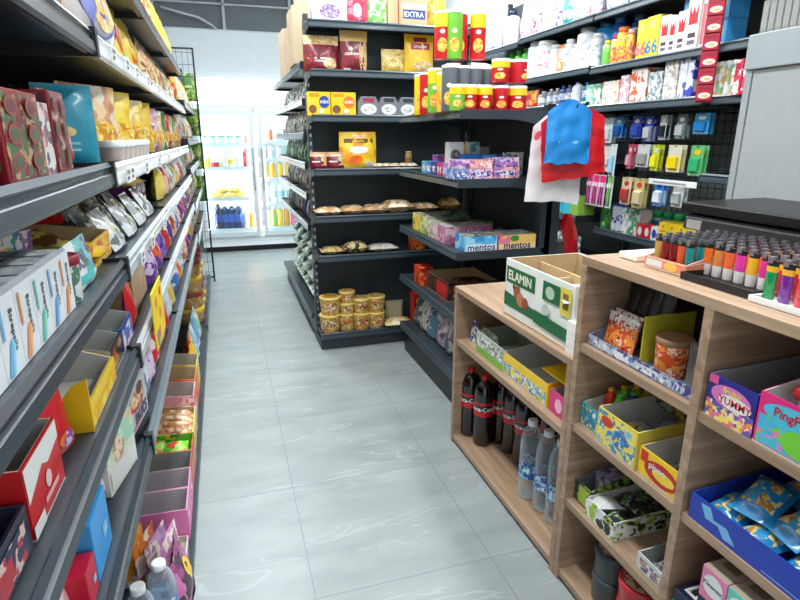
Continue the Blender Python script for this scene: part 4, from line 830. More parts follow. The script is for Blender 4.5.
EI(P(carton, .105, .10, .225, M((196, 30, 34), .4), (('f', 'e', .5, .76, .4, .16, PR((250, 190, 60), (230, 110, 30), (250, 220, 120), s=22)), ('f', 'r', .1, .1, .9, .2, M((140, 16, 20), .4)), ('l', 'r', 0, 0, 1, 1, M((206, 60, 50), .4)))), 410, 428, zb, .05, 'red carton with an orange picture at the right foot of the end rack', 'carton')
EI(P(pouch, .14, .15, .05, PR((150, 180, 60), (220, 226, 150), (80, 120, 40), s=16), seed=1), 431, 452, zb, .02, 'green and cream packet leaning right of the red carton', 'packet', rx=-25)
EI(P(carton, .10, .10, .085, PR((190, 40, 30), (240, 180, 60), (220, 90, 30), s=22)), 412, 422, g5+.0, .10, 'orange and red carton at the right of the sixth level', 'carton')

# ================================================================== goods on the left face of the mid rack
def GF(o, y, z, d, label, cat, group=None, rz=-90, rx=0): return put(o, (.535+d, y, z+.001), rz, label, cat, group, rx)
W_G = PR((226, 232, 226), (90, 130, 96), (240, 242, 240), (60, 80, 70), s=12); D_W = PR((214, 216, 212), (110, 96, 84), (236, 238, 236), (60, 54, 52), s=12)
GRP = PR((30, 130, 60), (20, 100, 50), (70, 170, 90), s=8); BRG = PR((90, 50, 40), (150, 96, 70), (40, 90, 60), (200, 190, 180), s=12); BRB = PR((120, 80, 60), (196, 160, 140), (60, 70, 90), s=12)
rows = [(GSL[1], .155, W_G, 'white and green', 'second'), (GSL[2], .17, D_W, 'white and grey', 'third'), (GSL[3], .155, GRP, 'green', 'fourth'), (GSL[4], .155, BRG, 'brown and green', 'fifth'), (GSL[5], .17, BRB, 'brown and white', 'sixth')]
for z, h, m, n, ln in rows:
    k = 0; y = 3.86
    while y < 5.5:
        mm = m
        if ln == 'fourth' and k % 3 == 1: mm = D_W
        if ln == 'sixth' and k % 4 == 3: mm = M((30, 50, 130), .4)
        GF(P(pouch, .13, h, .05, mm, seed=k % 5), y, z, .06, f'{ {id(D_W): "white and grey", id(m): n}.get(id(mm), "dark blue")} pouch, {ORD[k]} from the near end, {ln} mid rack shelf', 'pouch', f'pouches on the {ln} shelf of the mid rack', rx=-6)
        y += .17; k += 1
RICE = PR((226, 220, 206), (130, 100, 84), (240, 238, 230), (190, 176, 160), s=9); RICG = PR((70, 140, 80), (226, 232, 220), (40, 100, 60), (200, 210, 196), s=9)
for c in range(5):
    for j in range(4):
        m_, n_ = (RICE, 'brown and white') if (c+j) % 2 == 0 else (RICG, 'green and white')
        if c == 0: m_, n_ = RICE, 'brown and white'
        if c > 1: m_, n_ = RICG, 'green and white'
        GF(P(pillow, .30, .24, .115, m_, seed=(c*4+j) % 5), 3.90+.32*c, .171+.118*j, .16, f'{n_} sack, {["bottom","second","third","top"][j]} layer of the {ORD[c]} pile beside the aisle', 'sack', 'sacks at the foot of the mid rack', rz=0)
# cardboard boxes on top
KB = M((196, 174, 146), .7); KB2 = M((206, 180, 146), .7)
def kbox(w, d, h): return P(carton, w, d, h, KB, (('l', 'r', .2, .45, .35, .75, M((186, 160, 128), .7)), ('f', 'r', .3, .3, .7, .5, M((190, 164, 132), .7)), ('l', 'r', .47, 0, .53, 1, M((196, 168, 130), .5))), name='cardboard_box')
put(kbox(.34, .30, .34), (.665, 4.02, 1.832), 0, 'large tan cardboard box on top of the mid rack, nearest', 'cardboard box')
put(kbox(.30, .34, .30), (.67, 4.46, 1.832), 0, 'tan cardboard box on top of the mid rack, second from the near end', 'cardboard box')
put(kbox(.28, .30, .34), (.66, 4.84, 1.832), 0, 'tan cardboard box on top of the mid rack, farthest along', 'cardboard box')
put(P(carton, .22, .26, .30, KB2, (), name='cardboard_box'), (.66, 4.05, 2.174), 0, 'tan cardboard box stacked on the nearest big box', 'cardboard box')

# ================================================================== goods on the bracketed rack
def G2(o, x, y, z, label, cat, group=None, rz=0, rx=0): return put(o, (x, y, z+.0008), rz, label, cat, group, rx)
h0, h1, h2, h3 = G2L
CR = M((206, 20, 36), .35, coat=.3); CYE = M((250, 208, 30), .35, coat=.3); CGN = M((120, 196, 60), .35, coat=.3); CGY = M((96, 104, 112), .35, coat=.3)
OVAL = M((246, 238, 226), .4)
def chip(c, h=.205, top=None, r=.0375):
    return P(can, h, r, c, M((236, 236, 232), .35), (('e', .5, .60, .05, .05, OVAL), ('e', .5, .30, .10, .16, PR((246, 190, 60), (230, 120, 40), (250, 220, 120), s=40)), ('r', .78, .2, .93, .92, M((232, 226, 226), .4))), bands=((.70, 1, top),) if top else (), name='chip_can')
TX = lambda px, y, z: xa(px, y, z)
yn = G2Y0+.05
row1 = [(421, 3.02, CYE, .205, None, 'tall yellow chip can at the far left of the rack top'), (426.5, 2.92, CR, .205, None, 'tall red chip can after the yellow one'), (435, 2.74, CGN, .205, CYE, 'tall green chip can with a yellow top'), (444, 2.66, PR((246, 170, 60), (250, 200, 90), s=10), .18, CYE, 'amber chip can beside the green one'), (449, 2.60, CGY, .205, None, 'tall grey chip can nearest the left corner')]
for px, y, c, h, t, l in row1: G2(chip(c, h, t), TX(px, y, h0), y, h0, l, 'can', 'chip cans on the rack top', rz=-25)
sh_ = [(457, CGN, CYE, 'short green chip can at the near corner of the rack top'), (469, CR, CYE, 'short red chip can next to the short green one'), (484, CR, CYE, 'short red chip can third along the near edge'), (500, CR, None, 'short red chip can fourth along the near edge, plain top'), (516, CR, CYE, 'short red chip can at the right end of the near edge')]
for i, (px, c, t, l) in enumerate(sh_): G2(chip(c, .112, t, .036 if i < 4 else .045), TX(px, yn, h0), yn, h0, l, 'can', 'chip cans on the rack top', rz=-20)
for i, px in enumerate((462, 474, 487, 498)): G2(chip(CGY, .205, None), TX(px, yn+.12, h0), yn+.12, h0, f'tall grey chip can behind the short red cans, {ORD[i]} from the left', 'can', 'chip cans on the rack top', rz=10*i)
for i, (px, t) in enumerate(((500, CYE), (517, None))): G2(chip(CR, .10, t, .042), TX(px, yn, h0+.1135), yn, h0+.126, ['red chip can with yellow top stacked on the short cans', 'red chip can with a pale top stacked at the right end'][i], 'can', 'chip cans on the rack top', rz=-30+60*i)
for i, (px, c, t) in enumerate(((444, CR, CYE), (452, CGN, None), (461, CR, None), (475, CR, CYE))): G2(chip(c, .205, t, .0375), TX(px, yn+.13+.02*(i % 2), h0+.2065), yn+.13+.03*(i % 2 == 0), h0+.236, ['red and yellow chip can highest at the left of the top layer', 'green chip can in the top layer between red ones', 'all red chip can in the top layer', 'red and yellow chip can at the right of the top layer'][i], 'can', 'chip cans on the rack top', rz=-20)
for i, (px, y, c) in enumerate(((436, 3.0, CGY), (452, 2.78, CGY))): G2(chip(c, .235, None), TX(px, y, h0), y, h0, ['tall grey chip can far back on the rack top', 'tall grey chip can behind the green one on the rack top'][i], 'can', 'chip cans on the rack top')
# mint shelf levels
MPU = PR((150, 110, 180), (220, 200, 230), (110, 70, 150), (240, 190, 210), s=22); MPK = PR((240, 170, 170), (226, 110, 120), (250, 220, 214), (160, 120, 180), s=22); MBL = PR((120, 150, 200), (226, 232, 240), (80, 110, 180), s=22)
for i, (px0, px1, y, h, m, n) in enumerate(((452, 466, 2.50, .05, MBL, 'pale blue'), (465, 489, 2.50, .05, MPU, 'lilac'), (490, 515, 2.50, .055, MPK, 'pink'))):
    w_ = xa(px1, y, h1)-xa(px0, y, h1); G2(P(carton, round(w_, 3), .12, h, m, (('f', 'r', .1, .3, .9, .7, PR((230, 230, 240), (90, 70, 150), s=50)),), name='mint_box'), (xa(px0, y, h1)+xa(px1, y, h1))/2, y+.02, h1, f'{n} roll-mint box at the near edge of the second shelf', 'box', 'mint boxes on the second shelf')
    G2(P(carton, round(w_*.95, 3), .12, h*.8, [MPU, MPK, MPU][i], (), name='mint_box'), (xa(px0, y, h1)+xa(px1, y, h1))/2, y+.02, h1+h+.001, f'{["lilac","pink","purple"][i]} roll-mint box stacked on the {n} one', 'box', 'mint boxes on the second shelf')
for i, (y, c, n) in enumerate(((3.02, (90, 170, 190), 'sea blue'), (2.94, (60, 110, 190), 'blue'), (2.86, (40, 60, 130), 'navy'), (2.78, (200, 40, 100), 'crimson'), (2.70, (150, 120, 190), 'lilac grey'), (2.62, (170, 190, 220), 'ice blue'))):
    G2(P(carton, .07, .12, .065, M(c, .4, coat=.2), (('f', 'r', .1, .2, .9, .7, PR((236, 236, 240), c, s=40)),), name='mint_box'), G2X+.085, y, h1, f'{n} mint box along the left edge of the second shelf', 'box', 'mint boxes on the second shelf', rz=-90)
G2(P(pouch, .16, .10, .05, PR((140, 60, 150), (240, 220, 240), (190, 90, 160), s=14), seed=2), 1.20, 2.98, h1, 'purple and white packet behind the mint boxes', 'packet', rz=-20)
G2(P(pouch, .12, .09, .05, PR((226, 170, 90), (240, 210, 150), s=14), seed=3), 1.18, 2.80, h1+.066, 'peach packet resting on the mint boxes', 'packet', rz=-30)
G2(P(carton, .085, .06, .17, M((206, 208, 206), .4), (('f', 'e', .5, .62, .3, .17, M((90, 84, 76), .5)), ('f', 'e', .5, .62, .2, .11, PR((60, 54, 50), (160, 150, 140), s=60)), ('f', 'e', .5, .2, .2, .1, PR((230, 120, 80), (240, 226, 200), s=40)))), TX(450, 2.74, h1)+.02, 2.74, h1, 'pale grey carton with a round dark motif on the second shelf', 'carton', rz=-10)
G2(P(carton, .07, .05, .17, PR((236, 240, 240), (90, 190, 190), (240, 242, 242), s=8)), TX(468, 2.9, h1)+.02, 2.9, h1, 'white and aqua carton behind the grey carton', 'carton')
G2(P(carton, .07, .04, .14, PAPER), TX(478, 3.0, h1)+.02, 3.0, h1, 'white paper packet at the back of the second shelf', 'packet')
for i in range(3): G2(P(carton, .085, .10, .11, [M((40, 110, 200), .4), M((60, 130, 210), .4), M((30, 70, 150), .4)][i], (('f', 'e', .5, .5, .3, .25, SKY),), name='mint_box'), 1.20+.09*i, 2.68, h1, f'{["bright blue","azure","deep blue"][i]} carton in the second row of the second shelf', 'carton', 'blue cartons on the second shelf')
G2(P(pouch, .12, .12, .04, PR((120, 130, 120), (60, 66, 60), (200, 206, 200), s=16), seed=6), 1.42, 2.62, h1, 'grey green packet at the right of the second shelf', 'packet')
# mentos shelf
MB1 = PR((90, 180, 230), (60, 140, 210), (150, 214, 240), s=10); MB2 = PR((240, 90, 140), (246, 200, 90), (240, 130, 160), s=8)
for px0, px1, m, l, c in ((462, 492, MB1, 'blue roll-mint box at the near edge of the third shelf', (230, 240, 250)), (494, 530, MB2, 'pink and yellow roll-mint box at the right of the third shelf', (250, 226, 150))):
    y = 2.50; w_ = round(xa(px1, y, h2)-xa(px0, y, h2), 3)
    lo = ((('f', 'r', 0, .02, 1, .46, M(c, .4)),) if m is MB1 else (('f', 'r', .3, .02, 1, .98, M((246, 206, 110), .4)), ('f', 'e', .42, .75, .12, .2, M((60, 150, 60), .4)), ('f', 'r', 0, .02, 1, .40, M((250, 220, 170), .4))))
    G2(P(carton, w_, .14, .075, m, lo+(('f', 't', 'mentos', .5, .26, .030, M((30, 30, 90), .4), 0, 1.05),), name='mint_box', top=PR((130, 130, 120), (200, 206, 200), (90, 100, 90), s=20)), (xa(px0, y, h2)+xa(px1, y, h2))/2, y+.02, h2, l, 'box', 'mint boxes on the third shelf')
for i, (y, m, n, h) in enumerate(((3.16, PR((240, 200, 60), (90, 150, 60), (250, 226, 110), s=16), 'yellow', .10), (3.02, PR((190, 200, 110), (110, 150, 70), (226, 226, 170), s=16), 'lime', .095), (2.88, PR((220, 200, 200), (190, 150, 160), (236, 226, 226), s=16), 'mauve', .09), (2.74, PR((200, 130, 160), (226, 190, 200), (170, 100, 140), s=16), 'rose', .09))):
    G2(P(carton, .13, .26, h, m, (), name='mint_box', top=PR((176, 176, 168), (120, 130, 120), (206, 206, 200), s=18)), G2X+.16, y, h2, f'{n} sweet box along the left edge of the third shelf', 'box', 'boxes on the third shelf', rz=-90)
for i, (x, y, m, l) in enumerate(((1.33, 2.74, PR((60, 84, 50), (110, 130, 80), (40, 56, 36), s=12), 'dark green pack lying behind the roll-mint boxes'), (1.22, 2.86, PR((30, 30, 34), (90, 90, 96), (60, 90, 60), s=12), 'black pack lying on the sweet boxes'), (1.42, 2.74, PR((110, 70, 110), (60, 60, 80), (170, 130, 160), s=14), 'plum pack lying at the right back of the third shelf'))):
    G2(P(pillow, .12, .17, .06, m, seed=i), x, y, h2+(.095 if i == 1 else .001), l, 'pack', rz=20*i-10)
G2(P(carton, .16, .10, .085, PR((60, 110, 60), (110, 150, 90), s=10)), 1.36, 2.90, h2, 'green carton at the back of the third shelf', 'carton')
# lower shelf: dark trays
G2(P(tray, .30, .34, .10, .10, PR((50, 40, 40), (90, 50, 40), (30, 26, 26), s=10), KRAFT, (('f', 'r', .1, .2, .4, .8, PR((200, 60, 40), (240, 150, 60), s=30)), ('l', 'r', .5, .1, .95, .9, M((200, 40, 36), .4))), name='display_tray'), G2X+.20, 2.85, h3, 'dark open tray with kraft inside on the lower shelf', 'box')
G2(P(carton, .08, .12, .11, PR((210, 50, 40), (240, 140, 60), (180, 30, 30), s=20)), G2X+.06, 3.10, h3, 'red and orange carton at the far left of the lower shelf', 'carton')
G2(P(pillow, .16, .26, .07, PR((90, 40, 46), (60, 30, 34), (140, 90, 80), s=14), seed=4), G2X+.24, 2.85, h3+.012, 'maroon pack lying in the dark tray', 'pack')
G2(P(pillow, .10, .22, .05, M((236, 240, 240), .3, coat=.3), seed=2), G2X+.22, 3.12, h3+.0, 'white wrapped pack behind the dark tray', 'pack')
# bottom shelf: mixed bags
bm = [PR((214, 214, 210), (150, 120, 150), (90, 110, 130), s=12), PR((226, 226, 222), (60, 60, 64), (200, 130, 90), (230, 230, 226), s=14), PR((110, 150, 180), (226, 230, 230), (70, 100, 130), s=12), PR((200, 180, 200), (130, 110, 140), (236, 230, 230), s=12)]
for i, (x, y) in enumerate(((.09, 3.26), (.09, 3.12), (.09, 2.98), (.09, 2.84), (.09, 2.70), (.09, 2.56), (.24, 3.20), (.24, 3.05), (.24, 2.88), (.24, 2.70))):
    G2(P(pouch, .15, .19, .07, bm[i % 4], seed=i % 5), G2X+x, y, .208, f'{["silver and mauve","white and black","blue and white","lilac"][i % 4]} bag, {ORD[i % 6]} in the {"front" if i < 6 else "back"} row low on the bracketed rack', 'bag', 'bags low on the bracketed rack', rz=-90+8*(i % 3), rx=-10)

# ================================================================== carrier bags hung on the end of the bracketed rack
r = empty('bag_hook'); MB().tube([(0, 0, 0), (0, -.2, 0), (0, -.21, .02)], .004, BLACK).build('rod', r); MB().box((-.02, -.002, -.03), (.02, .004, .03), BLACK).build('mount_plate', r)
put(r, (1.512, 2.437, 1.50), 0, 'black hook rod holding the carrier bags', 'hook')
BW = M((240, 238, 238), .4, coat=.2); BR_ = M((222, 30, 40), .3, coat=.4); BB = M((36, 140, 215), .3, coat=.4)
dot = M((200, 120, 140), .4)
put(P(tbag, .27, .42, BW, (('e', .22, .42, .022, .014, dot), ('e', .52, .42, .026, .016, dot), ('e', .74, .42, .015, .016, dot), ('r', .3, .24, .7, .27, M((236, 190, 200), .4)), ('e', .1, .83, .06, .05, M((226, 90, 110), .4))), seed=3, hand=.2), (1.495, 2.33, 1.505), 0, 'white carrier bag with pink dots hung behind the red bag', 'bag', ry=2)
put(P(tbag, .33, .325, BR_, seed=5, depth=.035), (1.525, 2.285, 1.52), 0, 'bright red carrier bag hung between the blue and white bags', 'bag', ry=-6)
put(P(tbag, .225, .275, BB, (('e', .25, .38, .02, .02, M((150, 200, 240), .3)), ('e', .62, .34, .06, .02, M((120, 190, 236), .3))), seed=7, depth=.035), (1.487, 2.245, 1.54), 0, 'sky blue carrier bag hung in front of the red bag', 'bag')
put(P(tbag, .13, .30, BR_, seed=9, depth=.05), (1.68, 2.50, 1.0), 30, 'red plastic bag drooping beside the dark rack upright', 'bag', ry=-25)
put(P(carton, .12, .10, .25, PR((70, 60, 56), (90, 76, 70), s=8), (('f', 't', 'OUT OF', .5, .76, .014, M((160, 150, 140), .5)), ('f', 'r', .3, .05, .7, .12, GRN)) if 0 else (('f', 'r', .2, .7, .8, .74, M((160, 150, 140), .5)), ('f', 'r', .2, .6, .6, .64, M((160, 150, 140), .5)), ('f', 'e', .3, .1, .16, .08, GRN))), (1.66, 2.56, .60), 0, 'dark brown carton standing beside the dark rack upright', 'carton')
put(P(carton, .5, .30, .60, M((60, 62, 64), .6), name='storage_box'), (1.88, 2.62, 0), 0, 'dark grey storage box on the floor behind the low counter', 'box')

# ================================================================== goods on the right wall shelves
def RI(o, y, z, d, label, cat, group=None, rz=-90, rx=0, ry=0): return put(o, (XR+d, y, z+.0008), rz, label, cat, group, rx, ry)
def RP(px0, px1, z, d=.06):
    a, c = ya(px0, XR+d, z), ya(px1, XR+d, z); return round(abs(a-c), 3), (a+c)/2
WB = M((240, 242, 244), .3, coat=.3)
def wb(h, r, cap=WHITE, lab=None, body=WB): return P(bottle, h, r, body, cap, lab, .4, (.2, .6), name='bottle', sh=.74, caph=.12, seg=14)
LABP = [PR((240, 240, 242), (206, 216, 234), (226, 232, 240), (150, 170, 210), s=30, w=(3, 3, 3, 1)), PR((240, 240, 242), (240, 214, 226), (246, 232, 238), (226, 130, 170), s=30, w=(3, 3, 3, 1)), PR((244, 240, 236), (244, 222, 200), (246, 236, 226), (236, 160, 100), s=30, w=(3, 3, 3, 1)), PR((236, 240, 238), (206, 226, 210), (226, 236, 230), (140, 190, 150), s=30, w=(3, 3, 3, 1))]
# far bay top and middle bay top: big white packs
tops = [(485, 500, .30, LABP[0], 'white jug with faint print', 'pouch'), (501, 516, .27, WB, 'white bottle with a dark blue cap', 'bottle'),
        (520, 530, .34, LABP[1], 'white pack with a pink picture', 'pouch'), (530, 541, .30, PR((240, 200, 220), (220, 60, 120), (246, 230, 236), s=18), 'pink printed pack', 'pouch'), (541, 551, .30, WB, 'plain white tall bottle', 'bottle'), (551, 563, .34, PR((240, 240, 244), (120, 90, 170), (236, 236, 240), s=14), 'white and violet pack', 'pouch'), (563, 571, .30, PR((240, 244, 244), (60, 170, 180), s=12), 'white and teal pack', 'pouch'), (572, 584, .33, LABP[3], 'white pack with a green leaf mark', 'pouch'), (584, 599, .33, LABP[1], 'big white pack with a pink leaf mark', 'pouch'),
        (604, 625, .32, LABP[0], 'big white pack with pale blue print', 'pouch'), (626, 648, .30, WB, 'big white bottle', 'bottle'), (650, 674, .32, LABP[3], 'big white pack with pale green print', 'pouch'), (676, 700, .30, LABP[2], 'big white pack with peach print', 'pouch'), (708, 735, .28, CLEAR((230, 240, 244), .35), 'clear plastic pack', 'pouch')]
for px0, px1, h, m, l, k in tops:
    z = RT if px0 > 518 else RT-.015; w_, y = RP(px0, px1, z)
    if k == 'bottle': RI(wb(h, min(.06, w_*.45), NAVY if 'blue cap' in l else WHITE, None), y, z, .09, l+' on the top shelf of the right wall', 'bottle')
    else: RI(P(pouch, w_*.95, h, .10, m, seed=px0 % 5, waist=0), y, z, .08, l+' on the top shelf of the right wall', 'pack')
# second shelf
sec = [(470, 478, .16, (226, 60, 70), 'red-labelled'), (479, 487, .18, (60, 80, 90), 'dark-labelled'), (488, 496, .19, (220, 230, 230), 'pale-labelled'), (497, 505, .2, (210, 60, 70), 'crimson-labelled')]
for i, (a, c, h, col, n) in enumerate(sec):
    w_, y = RP(a, c, RM+.02); RI(wb(h, .035, M(col, .4), M(col, .4)), y, RM+.02, .08, f'{n} small bottle on the far second shelf of the right wall', 'bottle', 'small bottles on the far bay')
for i, (a, c) in enumerate(((505, 511), (512, 518), (519, 525))):
    w_, y = RP(a, c, RM+.01); RI(wb(.24, .04, M((90, 190, 60), .4), None, M((90, 200, 70), .3, coat=.3)), y, RM+.01, .09, f'lime green bottle, {["left","middle","right"][i]} of three on the second shelf of the right wall', 'bottle', 'lime bottles')
mid = [(528, 536, .26, 'b', WB, None, 'slim white bottle'), (537, 550, .24, 'b', WB, LABP[1], 'stout white bottle with pink print'), (549, 556, .20, 'b', WB, None, 'short white bottle'), (556, 564, .19, 'p', PR((240, 170, 120), (246, 140, 70), (244, 226, 214), s=8), None, 'white and orange pack'), (563, 570, .21, 'b', WB, LABP[0], 'white bottle with a blue mark'), (570, 577, .17, 'b', WB, None, 'low white bottle'), (577, 590, .25, 'b', M((214, 222, 226), .35, coat=.3), LABP[0], 'grey white canister bottle'), (589, 597, .2, 'b', WB, LABP[0], 'white bottle at the end of the row')]
for a, c, h, k, m, lb_, l in mid:
    w_, y = RP(a, c, RM+.01); l += ', second shelf of the middle right bay'
    if k == 'b': RI(P(bottle, h, w_*.5, m, WHITE if 'canister' not in l else M((120, 126, 130), .4), lb_, .6, (.2, .7), sh=.8, caph=.1), y, RM+.01, .08, l, 'bottle')
    else: RI(P(pouch, w_, h, .06, m, waist=0), y, RM+.01, .07, l, 'pack')
DBL = M((20, 60, 140), .3, coat=.4); OYP = PR((246, 190, 40), (236, 130, 60), (250, 214, 90), (200, 90, 90), s=30)
near = [(597, 611, .285, 'b', M((40, 150, 215), .3, coat=.4), M((30, 120, 190), .4), 'tall sky blue bottle'), (611, 621, .29, 'b', M((30, 100, 190), .3, coat=.4), M((70, 130, 190), .4), 'tall mid blue bottle'), (603, 610, .15, 'b', M((110, 190, 80), .3, coat=.4), YEL, 'short green bottle in front of the blue one'), (611, 618, .17, 'b', OYP, RED, 'yellow spray can with a red cap'), (617, 626, .20, 'c', OYP, ORG, 'orange yellow spray can with orange cap'), (626, 632, .18, 'c', OYP, M((220, 200, 200), .4), 'orange spray can with a pale cap'), (630, 640, .27, 'b', DBL, M((60, 100, 150), .4), 'navy blue tall bottle'), (637, 643, .16, 'b', WB, WHITE, 'small white bottle before the yellow boxes')]
for i, (a, c, h, k, m, cp, l) in enumerate(near):
    d = .06 if 'front' in l or 'can' in l or 'small' in l else .15
    w_, y = RP(a, c, RM, d); l += ', second shelf of the near right bay'
    RI(P(bottle, h, max(.026, w_*.48), m, cp, None, .7 if k == 'c' else .55, sh=.84, caph=.12), y, RM, d, l, 'bottle')
for i, (a, c, m, l, h) in enumerate(((642, 651, (246, 206, 50), 'yellow box, left of the pair marked 66', .20), (651, 664, (246, 206, 50), 'yellow box, right of the pair marked 66', .205))):
    w_, y = RP(a, c, RM); RI(P(carton, w_*.97, .12, h, M(m, .4, coat=.2), (('fr', 't', '66', .5, .28, .07, M((30, 130, 180) if i else (200, 90, 130), .4)), ('f', 'e', .5, .8, .2, .1, M((250, 226, 120), .4)))), y, RM, .07, l, 'box', 'yellow 66 boxes')
for i, (a, c, h) in enumerate(((665, 674, .19), (674, 681, .18), (682, 691, .19), (691, 704, .235))):
    w_, y = RP(a, c, RM); RI(P(carton, w_*.97, .12, h, M((242, 228, 224), .4), (('f', 'p', [(.15, .9), (.35, .7), (.5, .85), (.65, .7), (.85, .9), (.85, .5), (.15, .5)], M((210, 30, 50), .4)), ('f', 'r', .2, .25, .8, .34, M((70, 60, 70), .4)), ('f', 'r', .2, .12, .8, .2, M((110, 100, 110), .4)))), y, RM, .07, f'white carton with a red mark, {ORD[i]} from the left on the second right shelf', 'carton', 'red-marked cartons')
w_, y = RP(682, 695, RM+.19); RI(P(carton, w_, .10, .11, M((196, 150, 80), .5)), y, RM+.192, .08, 'tan carton on top of the red-marked cartons', 'carton') if 0 else RI(P(carton, .055, .10, .31, M((196, 150, 80), .5)), y, RM, .22, 'tall tan carton behind the red-marked cartons', 'carton')
w_, y = RP(703, 710, RM); RI(P(carton, .05, .10, .22, M((236, 234, 236), .4), (('f', 'r', .3, .1, .7, .9, M((210, 120, 130), .4)),)), y, RM, .07, 'white carton beside the red strip', 'carton')
for j in range(2):
    for i in range(6):
        RI(P(carton, .045, .12, .125, M((60, 150, 210), .4, coat=.2), (('f', 'e', .5, .55, .2, .18, M((180, 190, 130), .4)), ('f', 'r', .0, .9, 1, 1, M((30, 90, 150), .4)))), 2.50-.047*i, RM+.126*j, .12, f'sky blue carton, {ORD[i]} from the left of the {["lower","upper"][j]} row of the blue stack', 'carton', 'sky blue cartons')
# third shelf
thr = [(526, 538, .13, 'p', PR((246, 120, 50), (250, 200, 90), (226, 60, 40), s=14), 'orange packet', 1.585), (540, 547, .11, 'b', None, 'small clear bottle', 1.585), (548, 553, .12, 'b', None, 'small clear bottle', 1.585), (554, 559, .12, 'b', None, 'small clear bottle', 1.585), (560, 565, .13, 'd', (70, 90, 140), 'small slate bottle', 1.585), (566, 571, .13, 'd', (80, 100, 150), 'small slate blue bottle', 1.585), (573, 581, .14, 'd', (230, 232, 236), 'small white capped bottle', 1.585), (583, 589, .13, 'd', (40, 120, 170), 'small blue bottle', 1.585)]
k = 0
for a, c, h, t, m, l, z in thr:
    w_, y = RP(a, c, z)
    if t == 'p': RI(P(pouch, w_, h, .05, m), y, z, .06, l+' on the third shelf of the middle right bay', 'packet')
    else:
        RI(P(bottle, h, max(.02, w_*.45), CLEAR((220, 226, 232), .35) if t == 'b' else M(m, .25, coat=.4), M((60, 90, 150), .4) if t != 'b' else WHITE, LABP[0]), y, z, .06, f'{l}, {ORD[k]} along the third shelf of the middle right bay', 'bottle', 'small bottles, middle right bay'); k += 1
th2 = [(590, 598, .13, PR((130, 200, 160), (230, 240, 236), (190, 224, 206), s=20), 'green and white carton'), (598, 605, .13, PR((236, 240, 240), (110, 170, 150), s=16), 'white carton with green print'), (606, 623, .135, LABP[2], 'wide white carton with faint print'), (624, 633, .155, PR((244, 236, 236), (230, 170, 180), s=16), 'white and rose carton'), (634, 651, .18, PR((240, 236, 232), (230, 110, 60), (244, 240, 238), s=10), 'white tub carton with an orange mark'), (652, 666, .15, PR((236, 240, 242), (206, 214, 218), (130, 146, 154), s=30), 'white carton with grey print'), (667, 681, .20, PR((240, 240, 240), (222, 224, 226), (190, 176, 170), s=30), 'tall white carton'), (682, 690, .20, PR((236, 238, 244), (220, 224, 240), (90, 100, 190), s=16), 'white and blue carton'), (690, 697, .20, PR((70, 80, 190), (230, 232, 242), s=10), 'blue and white carton')]
for a, c, h, m, l in th2:
    w_, y = RP(a, c, RL_); RI(P(carton, w_*.94, .13, h, m), y, RL_, .085, l+' on the third shelf of the near right bay', 'carton')
for i in range(4): RI(P(bottle, .155, .017, PR((240, 240, 238), (240, 190, 90), (150, 190, 150), s=16), WHITE, None, .8, sh=.9, caph=.14, seg=12), 2.255-.036*i, RL_, .055, f'slim white tube standing, {ORD[i]} right of the red strip', 'tube', 'white tubes, third right shelf')
for i in range(3): RI(P(carton, .04, .1, .15, PR((220, 60, 90), (244, 240, 240), (190, 40, 70), s=18)), 2.10-.045*i, RL_, .07, f'crimson and white carton, {ORD[i]} at the right end of the third shelf', 'carton', 'crimson cartons')
for i, (y, c, n) in enumerate(((3.02, (30, 170, 130), 'emerald'), (2.95, (40, 170, 90), 'green'), (2.88, (40, 150, 90), 'dark green'))): RI(P(bottle, .17, .032, M(c, .3, coat=.4), M(c, .4)), y, RL_, .2, f'{n} bottle behind the cartons of the third right shelf', 'bottle', 'green bottles behind cartons')
# red clip strip
r = empty('clip_strip'); MB().box((-.036, -.002, 0), (.036, .002, .60), M((150, 20, 46), .4)).build('strip', r)
for i in range(8):
    z = .01+.073*i
    q = MB(); q.box((-.034, -.016, z), (.034, -.003, z+.066), M((176, 30, 56), .4)); q.deco(lambda u, v: (-.034+.068*u, -.0168, z+.066*v), .068, .066, [('e', .55, .32, .40, .20, M((236, 222, 206), .4)), ('r', .1, .72, .9, .9, M((150, 20, 50), .4)), ('e', .6, .3, .2, .1, M((230, 180, 120), .4))]); q.build('clipped_packet', r)
put(r, (XR-.03, 2.225, 1.535), -60, 'tall red strip of clipped packets hanging from the top right shelf', 'display strip')
# hanging packs
def hang(o, k, n, lab, cat, group=None, dy=0, back=0):
    y, z = HK[k]; return put(o, (gx-.245+.03*n+back, y+dy, z-.006), -90, lab, cat, group, rx=-2)
WCARD = M((232, 232, 230), .45)
FILM = CLEAR((236, 240, 242), .22, .08)
def hpack(c1, c2, n, k, row, w=.08, h=.135, m=1, dy=0, spot=WCARD, iw=.7):
    for j in range(2): hang(P(blister, w, h, M(c1, .4), M(c2, .25, coat=.4), (('e', .5, .78, .26, .09, spot), ('r', .1, .04, .9, .14, PR(c1, (236, 236, 234), c2, s=60))), item_h=.5, item_w=iw), k, j, f'{n} hanging pack, {["front","back"][j]} one on its hook in the {row} row', 'hanging pack', f'hanging packs, {row} row', dy=dy)
hpack((70, 170, 220), (40, 130, 200), 'light blue', 0, 'top', .095, .10); hpack((90, 100, 96), (190, 200, 204), 'grey green', 1, 'top', .07, .125); hpack((196, 200, 202), (44, 50, 60), 'silver and black', 2, 'top', .05, .13)
hpack((36, 60, 160), (210, 214, 224), 'royal blue', 3, 'top', .07, .14, dy=-.02); hpack((44, 70, 170), (60, 90, 190), 'dark blue', 4, 'top', .08, .125, dy=-.05); hpack((50, 130, 200), (30, 90, 170), 'mid blue', 5, 'top', .08, .12, dy=-.02); hpack((206, 226, 230), (226, 236, 238), 'white and aqua', 6, 'top', .10, .15, dy=-.05)
